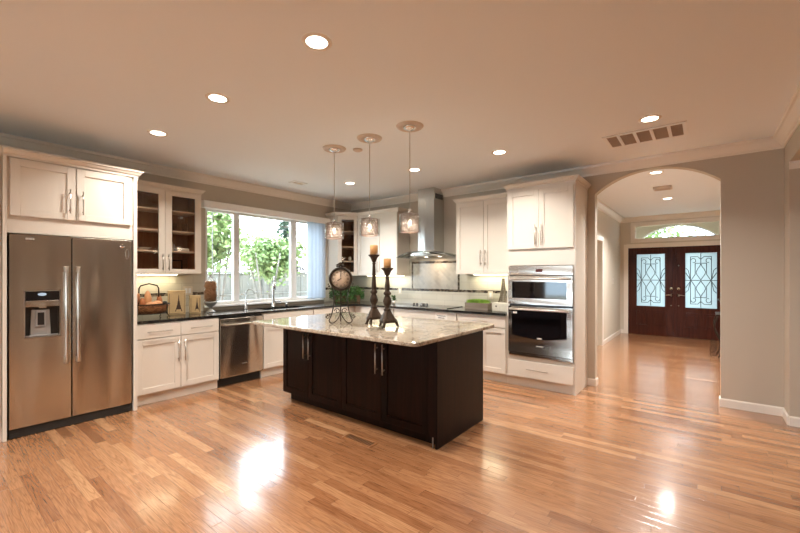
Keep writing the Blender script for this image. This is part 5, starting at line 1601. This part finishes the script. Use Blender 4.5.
b = B(); b.lathe(-2.985, 3.06, [(0.0, -0.022), (0.035, -0.022), (0.050, -0.014), (0.052, -0.0006)], 24, CEIL)
tag(obj('smoke_detector', b, 'fixture'), 'small round smoke detector on the ceiling between two pendants', 'detector')
t = thing('door_chime', 'square beige ceiling speaker grille in the entry hall between its two lights', 'grille', (-0.5, 7.32, CEIL))
b = B(); b.box(-0.62, -0.38, 7.22, 7.42, CEIL - 0.035, CEIL - 0.0006); obj('housing', b, 'fixture', t, bevel=0.004)
b = B()
for k in range(6): b.box(-0.60, -0.40, 7.235 + k * 0.03, 7.25 + k * 0.03, CEIL - 0.038, CEIL - 0.0352)
obj('slats', b, 'return', t)

# floor register
t = thing('floor_register', 'slotted wooden floor register in the oak floor before the island', 'register', (-2.3, 2.38, 0))
b = B(); x0, x1, y0, y1 = -2.47, -2.14, 2.335, 2.435
b.box(x0, x1, y0, y0 + 0.014, 0.0005, 0.006); b.box(x0, x1, y1 - 0.014, y1, 0.0005, 0.006); b.box(x0, x0 + 0.014, y0 + 0.014, y1 - 0.014, 0.0005, 0.006); b.box(x1 - 0.014, x1, y0 + 0.014, y1 - 0.014, 0.0005, 0.006)
for k in range(13):
    xx = x0 + 0.026 + k * 0.0235; b.box(xx - 0.004, xx + 0.004, y0 + 0.014, y1 - 0.014, 0.0005, 0.005)
obj('grille', b, 'register', t)
b = B(); b.box(x0 + 0.01, x1 - 0.01, y0 + 0.01, y1 - 0.01, 0.0001, 0.0005 + 0.0003); obj('dark_opening', b, 'gap', t)  # dark sheet stands in for the shade below the grille

# console table in the hall, mostly hidden by the arch
t = thing('console_table', 'small black wrought iron scroll table in the hall, half hidden by the arch', 'table', (0.55, 8.7, 0))
for yy in (8.42, 8.98):
    for s_, xo in ((-1, 0.20), (1, 0.70)):
        b = B()
        b.ring([(xo - s_ * 0.05 * math.sin(i / 19 * PI * 2), yy, 0.012 + 0.70 * i / 19) for i in range(20)], 0.010, 8)
        b.ring([(p[0], yy, p[2]) for p in scroll(xo + s_ * 0.05, 0.075, 0.062, 1.3, -PI / 2, s_ * 1.0)], 0.008, 6)
        b.ring([(p[0], yy, p[2]) for p in scroll(xo + s_ * 0.05, 0.20, 0.05, 1.3, PI / 2, -s_ * 1.0)], 0.008, 6)
        obj('leg', b, 'iron', t)
b = B(); b.box(0.17, 0.75, 8.38, 9.02, 0.722, 0.745); obj('table_top', b, 'iron', t, bevel=0.004)
b = B(); b.lathe(0.27, 8.75, [(0.045, 0.0), (0.05, 0.01), (0.012, 0.03), (0.010, 0.16), (0.04, 0.19), (0.085, 0.25), (0.080, 0.25), (0.03, 0.20), (0.0, 0.18)], 24, 0.7455)
tag(obj('glass_compote', b, thin_glass('pale_bowl_glass', (0.75, 0.80, 0.85))), 'footed glass bowl on the black iron table in the hall', 'bowl')

# =================================================================== OUTSIDE
b = B(); b.box(-40, XL - 0.121, -20, 30, -0.16, -0.10); b.box(-40, 40, HY + 0.13, 40, -0.16, -0.10); b.box(XL - 0.12, 40, -20, -4.33, -0.16, -0.10); b.box(4.33, 40, -4.33, HY + 0.13, -0.16, -0.10)
tag(obj('garden_ground', b, 'ground'), 'pale ground of the garden outside the kitchen window', 'ground', kind='structure')
def fence(x, y0, y1, top):
    t = thing('fence', 'weathered grey board fence behind the trees outside the sink window', 'fence', (x, (y0 + y1) / 2, -0.1))
    b = B(); k = 0; y = y0; rnd = random.Random(2)
    while y < y1:
        off = 0.012 if k % 2 else 0.0
        b.box(x + off, x + off + 0.02, y, y + 0.152, -0.10, top - 0.05 + rnd.uniform(-0.004, 0.004)); y += 0.150; k += 1
    obj('boards', b, 'fence', t)
    b = B(); b.box(x - 0.03, x + 0.06, y0, y1, top - 0.048, top); obj('top_rail', b, 'fence', t)
    y = y0 + 1
    while y < y1:
        b = B(); b.box(x + 0.035, x + 0.12, y, y + 0.09, -0.10, top - 0.05); obj('fence_post', b, 'fence', t); y += 2.4
fence(-9.2, 0.0, 16.0, 1.50)
def tree(x, y, trunks, cz_, rx, rz, n, mf, label, seed, leaf=0.07, name='tree', trunk_r=0.035, base_z=-0.1):
    rnd = random.Random(seed)
    t = thing(name, label, 'tree', (x, y, base_z))
    b = B()
    for k in range(trunks):
        a = 2 * PI * k / max(1, trunks) + rnd.random()
        sp_ = rx * 0.55 if trunks > 1 else 0.03
        b.ring([(x + 0.05 * math.cos(a), y + 0.05 * math.sin(a), base_z), (x + sp_ * 0.45 * math.cos(a), y + sp_ * 0.45 * math.sin(a), (base_z + cz_) * 0.5), (x + sp_ * math.cos(a), y + sp_ * math.sin(a), cz_)], [trunk_r, trunk_r * 0.8, trunk_r * 0.4], 8)
    obj('trunk', b, 'bark', t)
    b = B()
    cl = []
    for k in range(26):
        v_ = Vector((rnd.gauss(0, 1), rnd.gauss(0, 1), rnd.gauss(0, 1))).normalized() * rnd.uniform(0.35, 0.95)
        cl.append((x + v_.x * rx, y + v_.y * rx, cz_ + v_.z * rz, rnd.uniform(0.16, 0.30) * min(rx, rz)))
    def fn(r):
        c_ = cl[r.randrange(len(cl))]
        return (c_[0] + r.gauss(0, c_[3]), c_[1] + r.gauss(0, c_[3]), c_[2] + r.gauss(0, c_[3]))
    leaves(b, fn, n, leaf, rnd)
    obj('foliage', b, mf, t)
tree(-7.9, 5.1, 4, 1.90, 0.80, 0.52, 3600, 'foliage', 'bright green multi-stemmed tree in the middle of the kitchen window', 21, 0.06)
tree(-6.95, 3.45, 3, 2.05, 0.46, 0.72, 2300, 'foliage', 'bright green tree behind the left section of the kitchen window', 22, 0.06)
tree(-7.9, 7.2, 3, 2.1, 0.75, 0.80, 2600, 'foliage', 'green tree behind the blind at the right of the kitchen window', 23, 0.06)
tree(-11.2, 7.6, 1, 1.75, 1.0, 0.5, 2600, 'foliage2', 'dusky purple-leaved shrub rising behind the fence', 24, 0.08)
tree(-13.5, 9.7, 1, 3.3, 0.35, 2.0, 1800, 'foliage3', 'slim dark cypress standing far beyond the fence', 25, 0.10)
for i, (x, y, cz_, rr_) in enumerate(((-2.4, 17.0, 2.6, 1.8), (2.6, 19.5, 3.0, 1.9))):
    tree(x, y, 1, cz_, rr_, 1.6, 2600, 'foliage', ('leafy green tree in the front garden seen left through the transom window', 'leafy green tree in the front garden seen right through the transom window')[i], 30 + i, 0.13, trunk_r=0.1)
